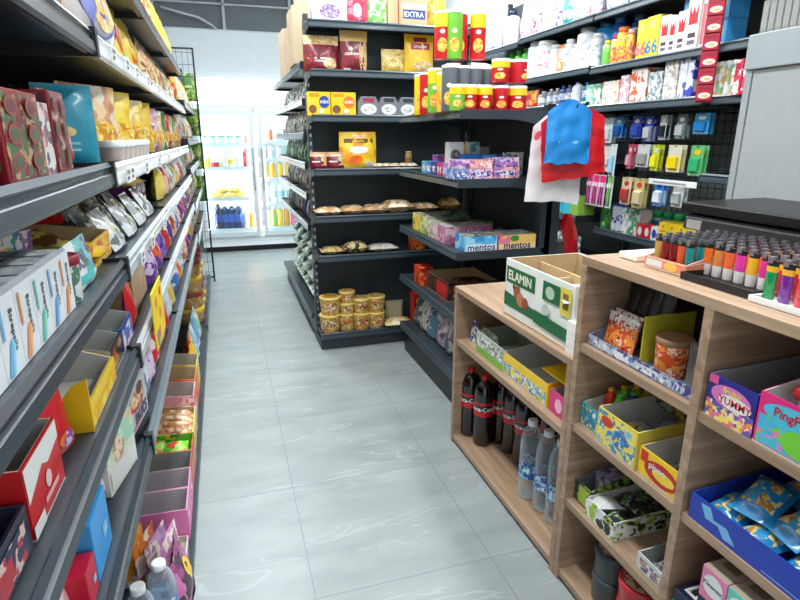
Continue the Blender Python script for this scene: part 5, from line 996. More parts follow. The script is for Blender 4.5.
hpack((110, 190, 120), (60, 170, 110), 'green and yellow', 7, 'middle', .085, .15, spot=YEL); hpack((236, 232, 200), (244, 214, 30), 'white and yellow', 8, 'middle', .095, .14, dy=.02); hpack((216, 226, 60), (236, 230, 50), 'lime yellow', 9, 'middle', .055, .14, dy=.03); hpack((226, 226, 224), (150, 152, 150), 'white boxy', 10, 'middle', .10, .125, dy=.0); hpack((206, 70, 100), (226, 150, 170), 'rose', 11, 'middle', .04, .14, dy=-.02)
hang(P(blister, .055, .19, M((236, 240, 244), .4), M((150, 200, 226), .3), (), item_h=.6), 12, 0, 'slim white and pale blue pack hanging below the aqua packs', 'blister pack')
hang(P(blister, .11, .17, WCARD, M((224, 220, 218), .4), (('e', .5, .3, .1, .05, M((180, 120, 110), .4)),), item_h=.3), 13, 0, 'white card with a small red spot hanging at the left', 'card', dy=-.04, back=.02)
hpack((214, 216, 214), (170, 176, 178), 'grey razor', 15, 'lowest', .075, .13, dy=-.04); hpack((70, 150, 220), (226, 232, 240), 'blue brush head', 16, 'lowest', .07, .14, dy=-.03, spot=M((40, 70, 170), .4)); hpack((190, 176, 110), (206, 190, 150), 'tan picture', 17, 'lowest', .085, .17, dy=.0, spot=M((200, 60, 60), .4)); hpack((200, 190, 150), (170, 60, 56), 'red topped', 18, 'lowest', .085, .16, dy=-.02, spot=M((190, 50, 50), .4))
hang(brush_pack((130, 190, 110) and M((130, 190, 110), .4), M((90, 160, 80), .4), M((226, 236, 220), .4)), 19, 0, 'green and white toothbrush pack hanging left of the tan packs', 'toothbrush pack')
for j in range(3): hang(brush_pack(M((220, 40, 110), .35), M((150, 50, 150), .35), M((236, 200, 224), .4), .06, .2), [19, 20, 20][j], 0, f'pink and purple toothbrush pack, {["right","middle","left"][j]} of three hanging in the lowest row', 'toothbrush pack', 'pink toothbrush packs', dy=[.075, .01, .075][j])
put(P(carton, .34, .004, .03, M((230, 232, 232), .4), (('f', 'r', .1, .3, .8, .6, M((150, 156, 160), .5)),), name='price_strip'), (gx-.28, 2.44, 1.13), -90, 'white price strip along the lowest row of hooks', 'price strip')
# lower shelf of that bay, its front on the aisle
LZ_ = RB; XS = XR+.14
def LI(o, y, d, label, cat, group=None, rz=-90): return put(o, (XS+d, y, LZ_+.001), rz, label, cat, group)
LI(P(carton, .07, .09, .15, PR((60, 140, 80), (170, 200, 90), (40, 110, 60), s=14)), 3.10, .06, 'green and lime carton at the left of the lower right shelf', 'carton')
for i in range(3): LI(P(bottle, .17, .02, M((226, 230, 240), .3, coat=.3), M((50, 70, 170), .4), PR((236, 238, 244), (70, 90, 180), s=30), .8, sh=.86), 3.035-.045*i, .05, f'white tube with a blue cap, {ORD[i]} on the lower right shelf', 'tube', 'white blue-capped tubes')
for i in range(3): LI(P(carton, .05, .09, .16, PR((236, 236, 234), (200, 206, 200), (90, 160, 110), s=16)), 2.895-.052*i, .06, f'white and green carton, {ORD[i]} right of the tubes on the lower right shelf', 'carton', 'white and green cartons')
for i in range(5): LI(P(bottle, .15, .03, M((210, 226, 220), .3, coat=.3), M((30, 170, 90), .4), M((60, 110, 190), .4), .8, sh=.7, caph=.25), 2.80-.085*i, .18, f'green-capped white bottle, {ORD[i]} in the back row of the lower right shelf', 'bottle', 'green-capped bottles')
for i, (c, n) in enumerate((((206, 40, 50), 'red'), ((200, 36, 46), 'red and white'), ((236, 234, 232), 'white and blue'))): LI(P(carton, .055, .06, .085, M(c, .4), (('fr', 'e', .5, .5, .3, .3, WCARD if i < 2 else BLUE),)), 2.745-.06*i, .035, f'small {n} carton in front of the green-capped bottles', 'carton', 'small cartons, lower right shelf')
for i in range(4): LI(P(carton, .065, .12, .12, M((246, 214, 40), .4, coat=.2), (('fr', 'r', .2, .55, .8, .62, M((200, 120, 30), .4)), ('fr', 'r', .2, .3, .7, .36, M((200, 120, 30), .4)), ('fr', 'e', .5, .8, .15, .08, M((220, 140, 40), .4)))), 2.555-.068*i, .06, f'yellow carton, {ORD[i]} from the left on the lower right shelf', 'carton', 'yellow cartons, lower right shelf')
# lower shelves of the middle bay seen past the upright
for i, (y, c, n) in enumerate(((3.86, (50, 80, 170), 'blue'), (3.76, (230, 234, 238), 'white'), (3.66, (60, 110, 190), 'mid blue'), (3.56, (40, 170, 200), 'turquoise'), (3.46, (50, 180, 206), 'bright turquoise'), (3.36, (60, 190, 210), 'pale turquoise'), (3.27, (140, 190, 70), 'lime'))):
    RI(P(carton, .092, .13, .12, M(c, .4, coat=.2), (('f', 'r', .1, .6, .9, .8, WCARD),)), y, .87, .10, f'{n} carton on the lower shelf of the middle right bay', 'carton', 'cartons low in the middle bay')
for i in range(4): RI(P(pouch, .14, .17, .06, PR((214, 218, 220), (120, 126, 130), (236, 238, 238), s=14), seed=i), 3.80-.16*i, .55, .10, f'silver white pack, {ORD[i]} on the lowest visible shelf of the middle right bay', 'pack', 'silver packs low in the middle bay')
for i in range(5): RI(P(carton, .14, .14, .14, PR((226, 230, 232), (150, 160, 170), (236, 238, 240), s=12)), 3.95-.16*i, 1.20, .10, f'pale carton, {ORD[i]} on the fourth shelf of the middle right bay', 'carton', 'pale cartons, middle bay')
# cigarette-style cartons on the cabinet and a white bottle
for i in range(9): put(P(carton, .025, .09, .10, M((134, 136, 132), .45), (('l', 'r', .15, .1, .85, .4, PR((90, 120, 70), (200, 190, 180), (60, 70, 60), s=40)), ('l', 'e', .5, .7, .3, .2, PR((210, 150, 120), (220, 220, 216), s=50)), ('f', 'r', .1, .1, .9, .9, M((150, 152, 148), .45)))), (1.80+.0*i, 1.575-.0265*i, 1.7105), 90 if 0 else -90, f'grey picture carton, {ORD[i]} from the left in the row on top of the cabinet', 'carton', 'grey cartons on the cabinet')
put(P(pouch, .12, .2, .09, M((236, 238, 240), .35, coat=.3), seed=2), (1.86, 1.27, 1.7105), -90, 'white pouch standing on top of the cabinet', 'pouch')

# ================================================================== goods on the left wall shelves
def LS(px0, px1, z, d=.03):
    a, c = ya(px0, XL-d, z), ya(px1, XL-d, z); return round(abs(c-a), 3), (a+c)/2
def LH(o, y, z, d, label, cat, group=None, rz=90, rx=0, ry=0): return put(o, (XL-d, y, z+.001), rz, label, cat, group, rx, ry)
NZ = ['top', 'second', 'third', 'fourth', 'fifth', 'lowest']
# --- top level (1.555), near bay then onwards
for i, (y, m, n) in enumerate(((.70, PR((226, 210, 190), (200, 60, 50), (240, 230, 220), s=14), 'cream and red'), (.88, PR((230, 226, 222), (60, 70, 120), s=12), 'white and blue'), (1.06, PR((60, 50, 50), (120, 90, 70), s=12), 'dark brown'))):
    LH(P(carton, .15, .16, .19, m), y, LA, .13, f'{n} carton on the highest shelf at the near left', 'carton')
PLT = PR((226, 216, 206), (240, 232, 226), (206, 190, 190), (236, 200, 160), s=10)
LH(P(pouch, .50, .215, .09, CLEAR((240, 238, 240), .25, .1), (('r', .05, .05, .95, .92, PLT), ('e', .42, .5, .30, .42, M((70, 90, 170), .4)), ('e', .46, .48, .22, .32, PR((240, 190, 90), (226, 150, 60), (250, 226, 160), s=26)), ('t', 'COOKIES', .25, .6, .03, M((90, 100, 170), .4), -1.2), ('e', .84, .5, .10, .3, PR((240, 170, 120), (226, 200, 190), s=30))), waist=0, seed=3), 1.42, LA, .048, 'big clear biscuit bag with a blue round picture on the upper left shelf', 'snack bag')
YB = M((246, 214, 30), .3, coat=.4)
for i, (y, l) in enumerate(((1.98, 'nearest yellow snack bag on the upper left shelf'), (2.27, 'second yellow snack bag on the upper left shelf'))):
    LH(P(pouch, .26, .20, .08, YB, (('r', .2, .1, .32, .85, M((226, 60, 40), .4)), ('e', .6, .4, .24, .2, M((250, 226, 90), .4))), seed=i, top=M((250, 220, 60), .3)), y, LA, .08, l, 'snack bag', 'yellow bags upper left')
mixA = [((226, 170, 100), (150, 90, 50), (246, 220, 170), 'tan'), ((240, 190, 130), (220, 110, 60), (250, 230, 200), 'peach'), ((230, 200, 90), (180, 120, 40), (246, 230, 160), 'gold'), ((236, 226, 206), (200, 150, 110), (180, 60, 60), 'cream'), ((200, 214, 120), (110, 140, 60), (236, 236, 200), 'pale lime')]
k = 0; y = 2.55
while y < 3.95:
    c = mixA[k % 5]; LH(P(pouch, .19, .185, .08, PR(*c[:3], s=14), seed=k % 5), y, LA, .07, f'{c[3]} snack bag, {ORD[k]} after the yellow bags on the upper left shelf', 'snack bag', 'snack bags upper left'); y += .20; k += 1
# above it: the highest boards of the pale-railed bays
mixZ = [((60, 130, 200), (240, 220, 120), (230, 236, 240), 'blue'), ((240, 150, 60), (250, 220, 120), (220, 90, 50), 'orange'), ((230, 80, 60), (250, 210, 90), (240, 236, 226), 'red'), ((250, 214, 40), (230, 160, 30), (252, 230, 120), 'yellow')]
k = 0; y = 1.55
while y < 3.9:
    c = mixZ[k % 4] if y < 3.2 else mixZ[3]; LH(P(pouch, .17, .25, .09, PR(*c[:3], s=12), seed=k % 5), y, LZ, .07, f'{c[3]} snack bag, {ORD[k]} along the highest board of the left wall', 'snack bag', 'snack bags on the highest board'); y += .21; k += 1
# --- second level (1.326)
ORN = PR((140, 24, 40), (110, 16, 30), (190, 150, 110), (80, 110, 80), s=26)
gold = M((150, 84, 76), .4)
def ornate(w, d, h, m, extra=()):
    dc = [('fl', 'r', .04, .04, .96, .96, m)]
    for a in (.27, .73):
        for b_ in (.22, .52, .82): dc += [('fl', 'e', a, b_, .15, .11, gold), ('fl', 'e', a, b_, .10, .07, M((84, 100, 80) if b_ < .6 else (120, 56, 66), .4))]
    return carton(w, d, h, M((150, 26, 40), .4, coat=.2), tuple(dc)+tuple(extra), name='gift_box')
LH(P(ornate, .155, .16, .108, ORN), .825, LB, .105, 'deep red gift box with round gold pictures on the near left shelf', 'gift box')
LH(P(ornate, .13, .16, .105, PR((190, 90, 110), (226, 180, 180), (150, 60, 90), s=22)), .665, LB, .11, 'rose gift box left of the deep red gift box', 'gift box')
LH(P(carton, .05, .14, .10, PR((236, 200, 200), (200, 120, 130), (90, 90, 120), (240, 230, 226), s=20)), .945, LB, .10, 'pale pink picture carton right of the deep red gift box', 'carton')
LH(P(ornate, .085, .12, .12, PR((90, 24, 40), (60, 20, 34), (200, 170, 150), (150, 60, 70), s=22)), 1.025, LB, .09, 'tall dark red pack with white pictures on the near left shelf', 'gift box')
LH(P(pouch, .09, .13, .06, PR((216, 40, 60), (240, 200, 190), (190, 20, 40), s=16), seed=2), 1.125, LB, .07, 'bright red pouch left of the teal pouch', 'pouch')
LH(P(pouch, .105, .15, .06, M((24, 150, 176), .35, coat=.3), (('e', .42, .42, .15, .06, M((226, 206, 120), .4)), ('p', [(.30, .42), (.42, .48), (.54, .42), (.42, .36)], M((236, 220, 150), .4)), ('r', .28, .26, .6, .29, M((140, 210, 216), .4)), ('r', .3, .18, .58, .21, M((140, 210, 216), .4))), seed=1, back=M((24, 150, 176), .35), waist=0), 1.27, LB, .075, 'teal pouch with a gold emblem on the left shelf', 'pouch', rz=30)
for i, (y, h, m, l, tp) in enumerate(((1.47, .165, PR((236, 196, 130), (240, 226, 196), (200, 130, 80), s=14), 'cream snack bag right of the teal pouch', None), (1.72, .17, YB, 'large yellow bag on the second left shelf', M((250, 222, 70), .3)), (2.00, .165, PR((250, 214, 50), (240, 190, 90), (252, 232, 150), s=10), 'yellow and amber bag on the second left shelf', None), (2.22, .17, M((240, 206, 60), .35, coat=.3), 'mustard bag on the second left shelf', None), (2.42, .16, PR((226, 170, 190), (240, 220, 226), (190, 120, 140), s=12), 'pale pink bag on the second left shelf', None), (2.62, .16, PR((236, 226, 226), (220, 190, 120), s=10), 'white and gold bag on the second left shelf', None), (2.82, .165, PR((120, 170, 80), (226, 226, 180), (80, 130, 60), s=12), 'green bag on the second left shelf', None), (3.02, .16, PR((210, 70, 60), (240, 180, 140), (180, 40, 40), s=12), 'red bag far along the second left shelf', None), (3.2, .16, PR((230, 230, 220), (180, 160, 140), s=12), 'pale bag far along the second left shelf', None), (3.45, .16, PR((210, 190, 110), (120, 150, 70), s=12), 'olive bag far along the second left shelf', None), (3.7, .16, PR((230, 120, 70), (240, 220, 200), s=12), 'coral bag at the far end of the second left shelf', None))):
    LH(P(pouch, .19, h, .06, m, (('e', .5, .35, .3, .18, PR((250, 190, 60), (246, 224, 130), (220, 150, 40), s=30)),), seed=i % 5, top=tp), y, LB, .07, l, 'snack bag', rz=64)
for i in range(7):
    LH(P(tub, .045, .03, CLEAR((240, 240, 240), .35), M((236, 236, 236), .35), rt=1.15, fill=PR((240, 180, 120), (226, 120, 80), (250, 230, 200), s=60)), 1.44+.08*i, LB, .012+.02, f'little clear tub of sweets, {ORD[i]} from the near end in front of the bags', 'tub', 'clear tubs on the second left shelf') if i != 99 else None
# --- third level (1.146)
STB = M((236, 240, 242), .4, coat=.15)
ribs = [(240, 150, 90), (110, 170, 220), (120, 200, 180), (240, 160, 110), (120, 190, 230), (230, 180, 130)]
for i in range(6):
    c = ribs[i]; cm = M(c, .4)
    LH(P(carton, .055, .22, .085, STB, (('f', 't', 'Strepsils', .66, .55, .013, M((40, 44, 52), .4), -PI/2), ('f', 'p', [(.10, .05), (.38, .42), (.55, .48), (.32, .02)], cm), ('f', 'p', [(.55, .48), (.62, .36), (.40, .05), (.30, .1)], M(tuple(min(255, x+30) for x in c), .4)), ('f', 'r', .12, .5, .22, .92, cm), ('t', 'r', .1, .05, .9, .95, PR((214, 220, 222), (236, 240, 240), (180, 190, 192), s=30)), ('l', 'r', .1, .1, .9, .9, M((226, 232, 234), .4)), ('t', 't', 'Strepsils', .5, .25, .011, M((90, 96, 104), .4), 0)), name='medicine_box'),
       .852-.0565*i, LC_-.0, .012+.112, f'white lozenge box, {ORD[i]} counting towards the camera on the near left shelf', 'box', 'white lozenge boxes')
sm = [(.92, (230, 60, 50), (250, 190, 90), 'red and amber'), (.955, (240, 160, 60), (90, 150, 180), 'orange and blue'), (.99, (40, 160, 160), (240, 180, 90), 'teal'), (1.025, (130, 80, 160), (240, 230, 230), 'violet')]
for i, (y, a, c, n) in enumerate(sm): LH(P(pouch, .075, .09, .03, PR(a, c, (240, 236, 230), s=26), seed=i), y, LC_, .15-.01*i, f'{n} small sweet pouch right of the white lozenge boxes', 'pouch', 'small pouches by the lozenge boxes', rz=70)
LH(P(tub, .07, .03, PR((226, 226, 220), (90, 130, 110), (236, 240, 236), s=30), M((150, 30, 50), .4), rt=1.05), .915, LC_, .04, 'small white tub with a dark red lid at the front of the near left shelf', 'tub')
LH(P(pouch, .16, .075, .03, PR((240, 242, 244), (240, 240, 242), (110, 200, 200), s=9), (('r', .78, .05, .9, .95, M((150, 60, 150), .4)), ('r', .1, .12, .6, .3, M((90, 200, 200), .4)), ('t', 'SUN', .36, .6, .028, M((120, 124, 140), .4))), seed=2), 1.02, LC_, .03, 'white packet with a violet stripe at the front of the near left shelf', 'packet', rx=-8)
tw = .19; b = tray(tw, .36, .05, .085, YEL, KRAFT, (('f', 'r', .05, .1, .95, .9, PR((250, 206, 30), (240, 150, 40), (252, 226, 110), (230, 90, 50), s=20)),), slope=.3, near=.6)
MB().box((tw/2-.0055, -.10, .066), (tw/2-.003, .178, .0835), RED).build('red_rim', b)
put(b, (XL-.215, 1.205, LC_+.001), 90, 'yellow display tray with a red far rim on the near left shelf', 'box')
for i in range(4): LH(P(pillow, .10, .12, .04, [PR((246, 206, 40), (240, 160, 40), (250, 230, 140), s=18), PR((120, 70, 50), (240, 200, 60), (250, 220, 120), s=18), PR((230, 90, 50), (250, 210, 80), s=18), PR((246, 214, 60), (90, 120, 170), s=18)][i], seed=i), 1.165+.025*i, LC_+.006+.02*(i % 2), .08+.075*i, f'bright sweet pack lying in the yellow tray, {ORD[i]} from the front', 'packet', 'packs in the yellow tray', rz=30*i)
for i in range(6): LH(P(pillow, .11, .15, .04, PR([(60, 60, 50), (70, 80, 60), (90, 70, 50), (50, 50, 56), (110, 100, 60), (60, 70, 80)][i], (150, 130, 80), (36, 36, 40), (190, 180, 150), s=14), seed=i), .80+.13*i, LC_+.005+.03*(i % 2), .34+.02*(i % 2), f'dark sachet, {ORD[i]} from the near end at the back of the near left shelf', 'packet', 'dark sachets at the back', rz=25*i)
# towards the far end: silver packs, green jars
SILV = PR((176, 184, 184), (222, 228, 228), (120, 130, 130), (236, 240, 240), s=16, rough=.2)
for i in range(3):
    LH(P(pouch, .12, .10, .03, M((56, 60, 62), .3, coat=.4), (('r', .05, .74, .95, 1, M((70, 150, 210), .4)),), seed=i), 1.40+.07*i, LC_, .27-.03*i, f'dark pouch with a blue top, {ORD[i]} from the near end behind the silver packs', 'pouch', 'blue-topped dark pouches', rx=-12)
for i in range(10):
    LH(P(pouch, .12, .095, .035, SILV, (('e', .5, .4, .2, .1, PR((140, 170, 120), (230, 226, 200), s=40)),), seed=i % 5), 1.36+.065*i, LC_, .028+.055*(i % 3), f'silver clear-fronted pack, {ORD[i]} from the near end on the third left shelf', 'packet', 'silver packs on the third left shelf', rx=-28)
for i in range(8):
    LH(P(can, .075, .032, CLEAR((220, 226, 210), .4), M((110, 200, 50), .4), name='green_lid_jar', lidh=.028, parts=('jar_body', 'lid')), 1.80+.085*i, LC_, .25-.02*(i % 2), f'small green-lidded jar, {ORD[i]} from the near end on the third left shelf', 'jar', 'green-lidded jars')
for j in range(2):
    for i in range(3): LH(P(carton, .10, .08, .042, PR((150, 50, 140), (240, 230, 240), (120, 40, 120), s=10), (('f', 'r', .1, .3, .9, .7, PAPER),)), 2.06+.105*i, LC_+.0425*j, .12, f'purple and white small box, {ORD[i]} in the {["lower","upper"][j]} layer on the third left shelf', 'box', 'purple boxes on the third left shelf')
LH(P(pillow, .07, .15, .045, M((246, 196, 30), .3, coat=.4), seed=2, crimp=M((40, 36, 30), .4)), 1.84, LC_+.105, .09, 'yellow pack with black ends lying on the silver packs', 'packet', rz=60, ry=15)
LH(P(pouch, .16, .14, .06, PR((240, 210, 60), (200, 206, 60), (246, 226, 120), s=8), seed=4), 2.46, LC_, .05, 'yellow green pouch past the purple boxes', 'pouch')
k = 0
mixC = [((206, 50, 50), (240, 200, 180), 'red'), ((230, 226, 216), (170, 150, 130), 'cream'), ((90, 150, 90), (220, 226, 200), 'green'), ((240, 200, 90), (200, 90, 60), 'amber'), ((236, 236, 232), (200, 60, 70), 'white')]
y = 2.64
while y < 3.95:
    c = mixC[k % 5]; LH(P(pouch, .15, .125, .06, PR(c[0], c[1], s=12), seed=k % 5), y, LC_, .045, f'{c[2]} packet, {ORD[k]} past the yellow green pouch on the third left shelf', 'packet', 'packets on the third left shelf'); y += .17; k += 1
# --- fourth level (.978)
RT_ = M((208, 26, 32), .4, coat=.2)
rb = tray(.125, .24, .088, .095, RT_, M((210, 208, 200), .6), (('f', 'p', [(.02, .98), (.98, .98), (.98, .72), (.6, .62), (.45, .72), (.02, .5)], PAPER), ('f', 'e', .55, .42, .08, .12, M((236, 200, 200), .4)), ('f', 'r', .38, .18, .8, .26, M((240, 180, 180), .4)), ('f', 'r', .0, .02, .3, .2, PAPER), ('l', 'r', .02, .02, .5, .98, RT_)), slope=.4)
put(rb, (XL-.14, .66, LD+.001), 90, 'red and white display box on the near left shelf below the lozenges', 'box')
for i in range(3): LH(P(pillow, .07, .09, .04, [PR((226, 180, 170), (200, 60, 60), (150, 200, 180), s=20), RED, PR((236, 220, 210), (210, 90, 80), s=20)][i], seed=i), .64+.02*i, LD+.006+.025*(i == 1), .09+.05*i, f'red sweet pack lying in the red and white box, {ORD[i]} from the front', 'packet', 'packs in the red box', rz=40*i)
nb = tray(.11, .22, .055, .06, M((22, 28, 54), .4, coat=.2), M((40, 46, 70), .5), (('f', 'r', .1, .1, .9, .8, PR((200, 60, 70), (230, 200, 190), (60, 60, 90), s=26)),))
put(nb, (XL-.13, .535, LD+.001), 90, 'navy tray with a gold pack at the bottom left corner', 'box')
LH(P(pillow, .09, .12, .04, PR((190, 150, 60), (220, 190, 100), (140, 100, 40), s=12), seed=1), .535, LD+.006, .12, 'gold pack lying in the navy tray', 'packet')
REDP = M((206, 20, 40), .3, coat=.5)
for i in range(6):
    LH(P(pouch, .10, .085, .022, REDP, (('e', .35, .36, .18, .16, M((250, 190, 40), .4)), ('p', [(.0, .62), (1, .78), (1, .72), (.0, .56)], M((240, 90, 90), .4)), ('e', .72, .2, .2, .12, PR((230, 120, 60), (200, 200, 220), (150, 60, 160), s=30))), seed=i % 4, waist=0), .775+.010*i, LD+.002, .045+.042*i, f'red foil pouch, {ORD[i]} from the front of the red row on the near left shelf', 'pouch', 'red foil pouches', rz=72, rx=-8)
yt = tray(.20, .36, .042, .10, YEL, GREYC, (('f', 'r', .02, .05, .98, .5, PR((246, 200, 30), (250, 220, 90), (240, 180, 20), s=16)),), slope=.55, t=.004, near=.42)
put(yt, (XL-.19, .945, LD+.001), 90, 'tall yellow display tray with a grey inside on the left shelf', 'box')
MB().prism([(-.182, .0), (-.10, .0), (-.16, .075), (-.182, .085)], 0, -.1035, -.1005, YEL).build('side_wing', yt)
for i in range(3): LH(P(pouch, .12, .05, .03, PR((200, 60, 50), (246, 200, 60), (150, 40, 40), s=18), seed=i), .925+.02*i, LD+.006, .12+.07*i, f'red and yellow pouch, {ORD[i]} from the front inside the tall yellow tray', 'pouch', 'pouches in the yellow tray', rx=-8)
gt = tray(.11, .34, .05, .09, M((60, 60, 56), .4), GREYC, (('f', 'r', .05, .1, .95, .9, PR((50, 50, 46), (240, 150, 50), (90, 70, 50), (220, 60, 40), s=24)), ('l', 'r', 0, 0, 1, 1, M((196, 192, 184), .6))), slope=.5, near=.8)
put(gt, (XL-.185, 1.105, LD+.001), 90, 'dark fronted grey display tray on the left shelf past the yellow tray', 'box')
bt_ = tray(.13, .34, .05, .09, M((40, 80, 190), .4, coat=.2), GREYC, (('f', 'r', .05, .1, .95, .9, PR((230, 226, 216), (240, 120, 60), (60, 90, 190), s=22)),), slope=.5, near=.7)
for i in range(5): MB().lathe([(.018, 0), (.018, .003)], M((226, 222, 210), .6), 12, c=(-.050+.025*i, 0)).build('scallop', bt_, xf=Matrix.Translation((0, -.05, .080)) @ Matrix.Rotation(PI/2, 4, 'X'))
put(bt_, (XL-.185, 1.235, LD+.001), 90, 'blue display tray with scalloped card on the left shelf', 'box')
LH(P(pouch, .08, .10, .03, M((206, 24, 44), .35, coat=.4), (), seed=3, back=PINK), 1.37, LD, .03, 'red ribbon-like pouch past the blue tray on the left shelf', 'pouch')
LH(P(carton, .24, .26, .105, PR((190, 150, 100), (206, 170, 120), s=6), (('f', 'r', 0, .88, 1, 1, M((110, 206, 210), .4)), ('l', 'r', 0, .88, 1, 1, M((110, 206, 210), .4)),), top=M((236, 238, 240), .5), name='flat_box'), 1.575, LD, .16, 'kraft box with an aqua edged white lid on the left shelf', 'box')
yc = empty('hang_card'); q = MB(); q.box((-.10, -.003, -.09), (.10, 0, .05), M((248, 212, 30), .4)); q.deco(lambda u, v: (-.10+.2*u, -.0038, -.09+.14*v), .2, .14, [('e', .3, .75, .08, .1, M((220, 130, 40), .4)), ('e', .6, .45, .08, .1, M((226, 140, 40), .4)), ('e', .35, .2, .08, .1, M((220, 120, 40), .4)), ('e', .75, .8, .07, .08, M((190, 90, 40), .4)), ('r', .1, .05, .2, .3, M((90, 140, 200), .4))]); q.build('card', yc)
put(yc, (XL+.02, 1.46, LD+.02), 90, 'yellow card hanging over the fourth shelf rail on the left', 'card')
mixD = [((110, 50, 150), (220, 200, 236), 'purple'), ((236, 110, 60), (110, 60, 150), 'orange and purple'), ((90, 50, 160), (150, 110, 200), 'violet'), ((230, 226, 220), (200, 60, 60), 'white and red'), ((80, 60, 160), (240, 200, 90), 'indigo'), ((226, 170, 140), (180, 80, 60), 'salmon'), ((60, 100, 190), (230, 236, 240), 'blue'), ((210, 60, 60), (240, 226, 200), 'red')]
k = 0; y = 1.80
while y < 3.95:
    c = mixD[k % 8]; LH(P(pouch, .14, .125, .06, PR(c[0], c[1], s=12), seed=k % 5), y, LD, .04, f'{c[2]} packet, {ORD[k]} past the aqua edged box on the fourth left shelf', 'packet', 'packets on the fourth left shelf'); y += .165; k += 1
# --- fifth level (.769)
fifth = [(.655, 'p', PR((240, 236, 150), (230, 200, 90), s=14), 'pale yellow pouch', .10, .05), (.70, 'p', PR((240, 150, 170), (226, 40, 60), (250, 210, 216), s=9), 'pink pouch with a red heart patch', .115, .05), (.735, 'c', M((206, 24, 60), .4), 'crimson carton', .06, .05), (.815, 'c', M((60, 160, 230), .4), 'sky blue carton', .10, .10)]
for y, k_, m, l, h, w_ in fifth:
    l += ' at the near end of the fifth left shelf'
    if k_ == 'p': LH(P(pouch, w_, h, .03, m, seed=1, waist=0), y, LE, .05, l, 'pouch', rx=-6)
    else: LH(P(carton, w_, .14, h, m, (('f', 'r', .55, .35, .8, .55, M((150, 206, 240), .4)),)), y, LE, .085, l, 'carton')
LH(P(pouch, .08, .125, .035, PR((226, 236, 240), (180, 206, 220), (90, 190, 220), s=10), (('r', .05, .82, .95, .96, M((60, 180, 220), .4)),), seed=2), .77, LE, .17, 'pale blue pouch behind the sky blue carton', 'pouch')
for i, (y, a, c, n) in enumerate(((.885, (230, 80, 130), (250, 200, 220), 'pink'), (.91, (90, 180, 70), (240, 220, 80), 'green and yellow'), (.935, (240, 200, 60), (90, 170, 80), 'yellow and green'), (.955, (120, 70, 150), (220, 200, 230), 'violet'))):
    LH(P(pouch, .05, .11, .02, PR(a, c, s=20), seed=i), y, LE, .05, f'slim {n} stick pack on the fifth left shelf', 'packet', 'slim stick packs', rz=80)
cb = P(carton, .13, .03, .115, M((226, 226, 206), .4), (('fl', 'r', 0, .55, 1, 1, PR((170, 220, 190), (220, 230, 190), (240, 200, 150), s=16)), ('f', 'e', .4, .62, .2, .2, PR((200, 140, 100), (240, 220, 190), s=40)), ('f', 'r', .05, .08, .95, .4, PAPER)))
LH(cb, 1.045, LE, .035, 'pale green and white picture carton on the fifth left shelf', 'carton', rz=78)
nb2 = empty('nut_box'); q = MB(); q.box((-.075, -.045, 0), (.075, .045, .03), BLACK); q.build('box_base', nb2)
q = MB(); q.box((-.075, -.045, .03), (.075, .045, .125), M((190, 194, 196), .4)); fsn = lambda u, v: (-.075+.15*u, -.0457, .03+.095*v)
q.deco(fsn, .15, .095, [('e', .5, .6, .36, .22, M((190, 40, 40), .4)), ('e', .5, .68, .34, .2, PR((226, 180, 110), (160, 96, 50), (240, 216, 160), s=50)), ('e', .66, .8, .16, .14, M((110, 66, 50), .5)), ('t', 'nuts', .62, .25, .035, M((60, 40, 90), .4)), ('r', .1, .08, .6, .13, M((200, 70, 70), .4))]); q.build('box_sleeve', nb2)
put(nb2, (XL-.055, 1.205, LE+.001), 84, 'grey nut box with a nut bowl picture on the fifth left shelf', 'box')
LH(P(carton, .03, .10, .16, TEAL), 1.34, LE, .08, 'teal carton past the nut box on the fifth left shelf', 'carton')
fx = [(1.40, (232, 236, 240), (110, 130, 170), 'white and slate', .165), (1.52, (200, 50, 190), (236, 220, 240), 'magenta', .15), (1.65, (220, 40, 60), (240, 220, 220), 'red and white', .15), (1.80, (190, 40, 180), (240, 200, 90), 'bright purple', .15), (1.95, (214, 30, 50), (240, 90, 90), 'bright red', .13), (2.1, (230, 234, 236), (180, 200, 210), 'white', .15), (2.25, (240, 226, 150), (230, 200, 90), 'pale yellow', .14), (2.52, (80, 130, 210), (230, 236, 240), 'blue', .15), (2.68, (226, 60, 40), (240, 160, 60), 'orange red', .12), (2.84, (238, 240, 240), (90, 190, 220), 'white and cyan', .165), (3.02, (210, 90, 70), (240, 220, 200), 'brick', .13), (3.2, (226, 190, 150), (240, 236, 226), 'beige', .14), (3.4, (110, 60, 160), (230, 60, 130), 'violet and pink', .15), (3.6, (60, 80, 190), (240, 200, 60), 'blue and yellow', .15), (3.8, (240, 170, 60), (230, 90, 50), 'orange', .14)]
for i, (y, a, c, n, h) in enumerate(fx): LH(P(pouch, .125, h-.02, .05, PR(a, c, s=12), seed=i % 5), y, LE-.002, .038, f'{n} pack standing on the fifth left shelf past the teal carton', 'pack', 'packs on the fifth left shelf')
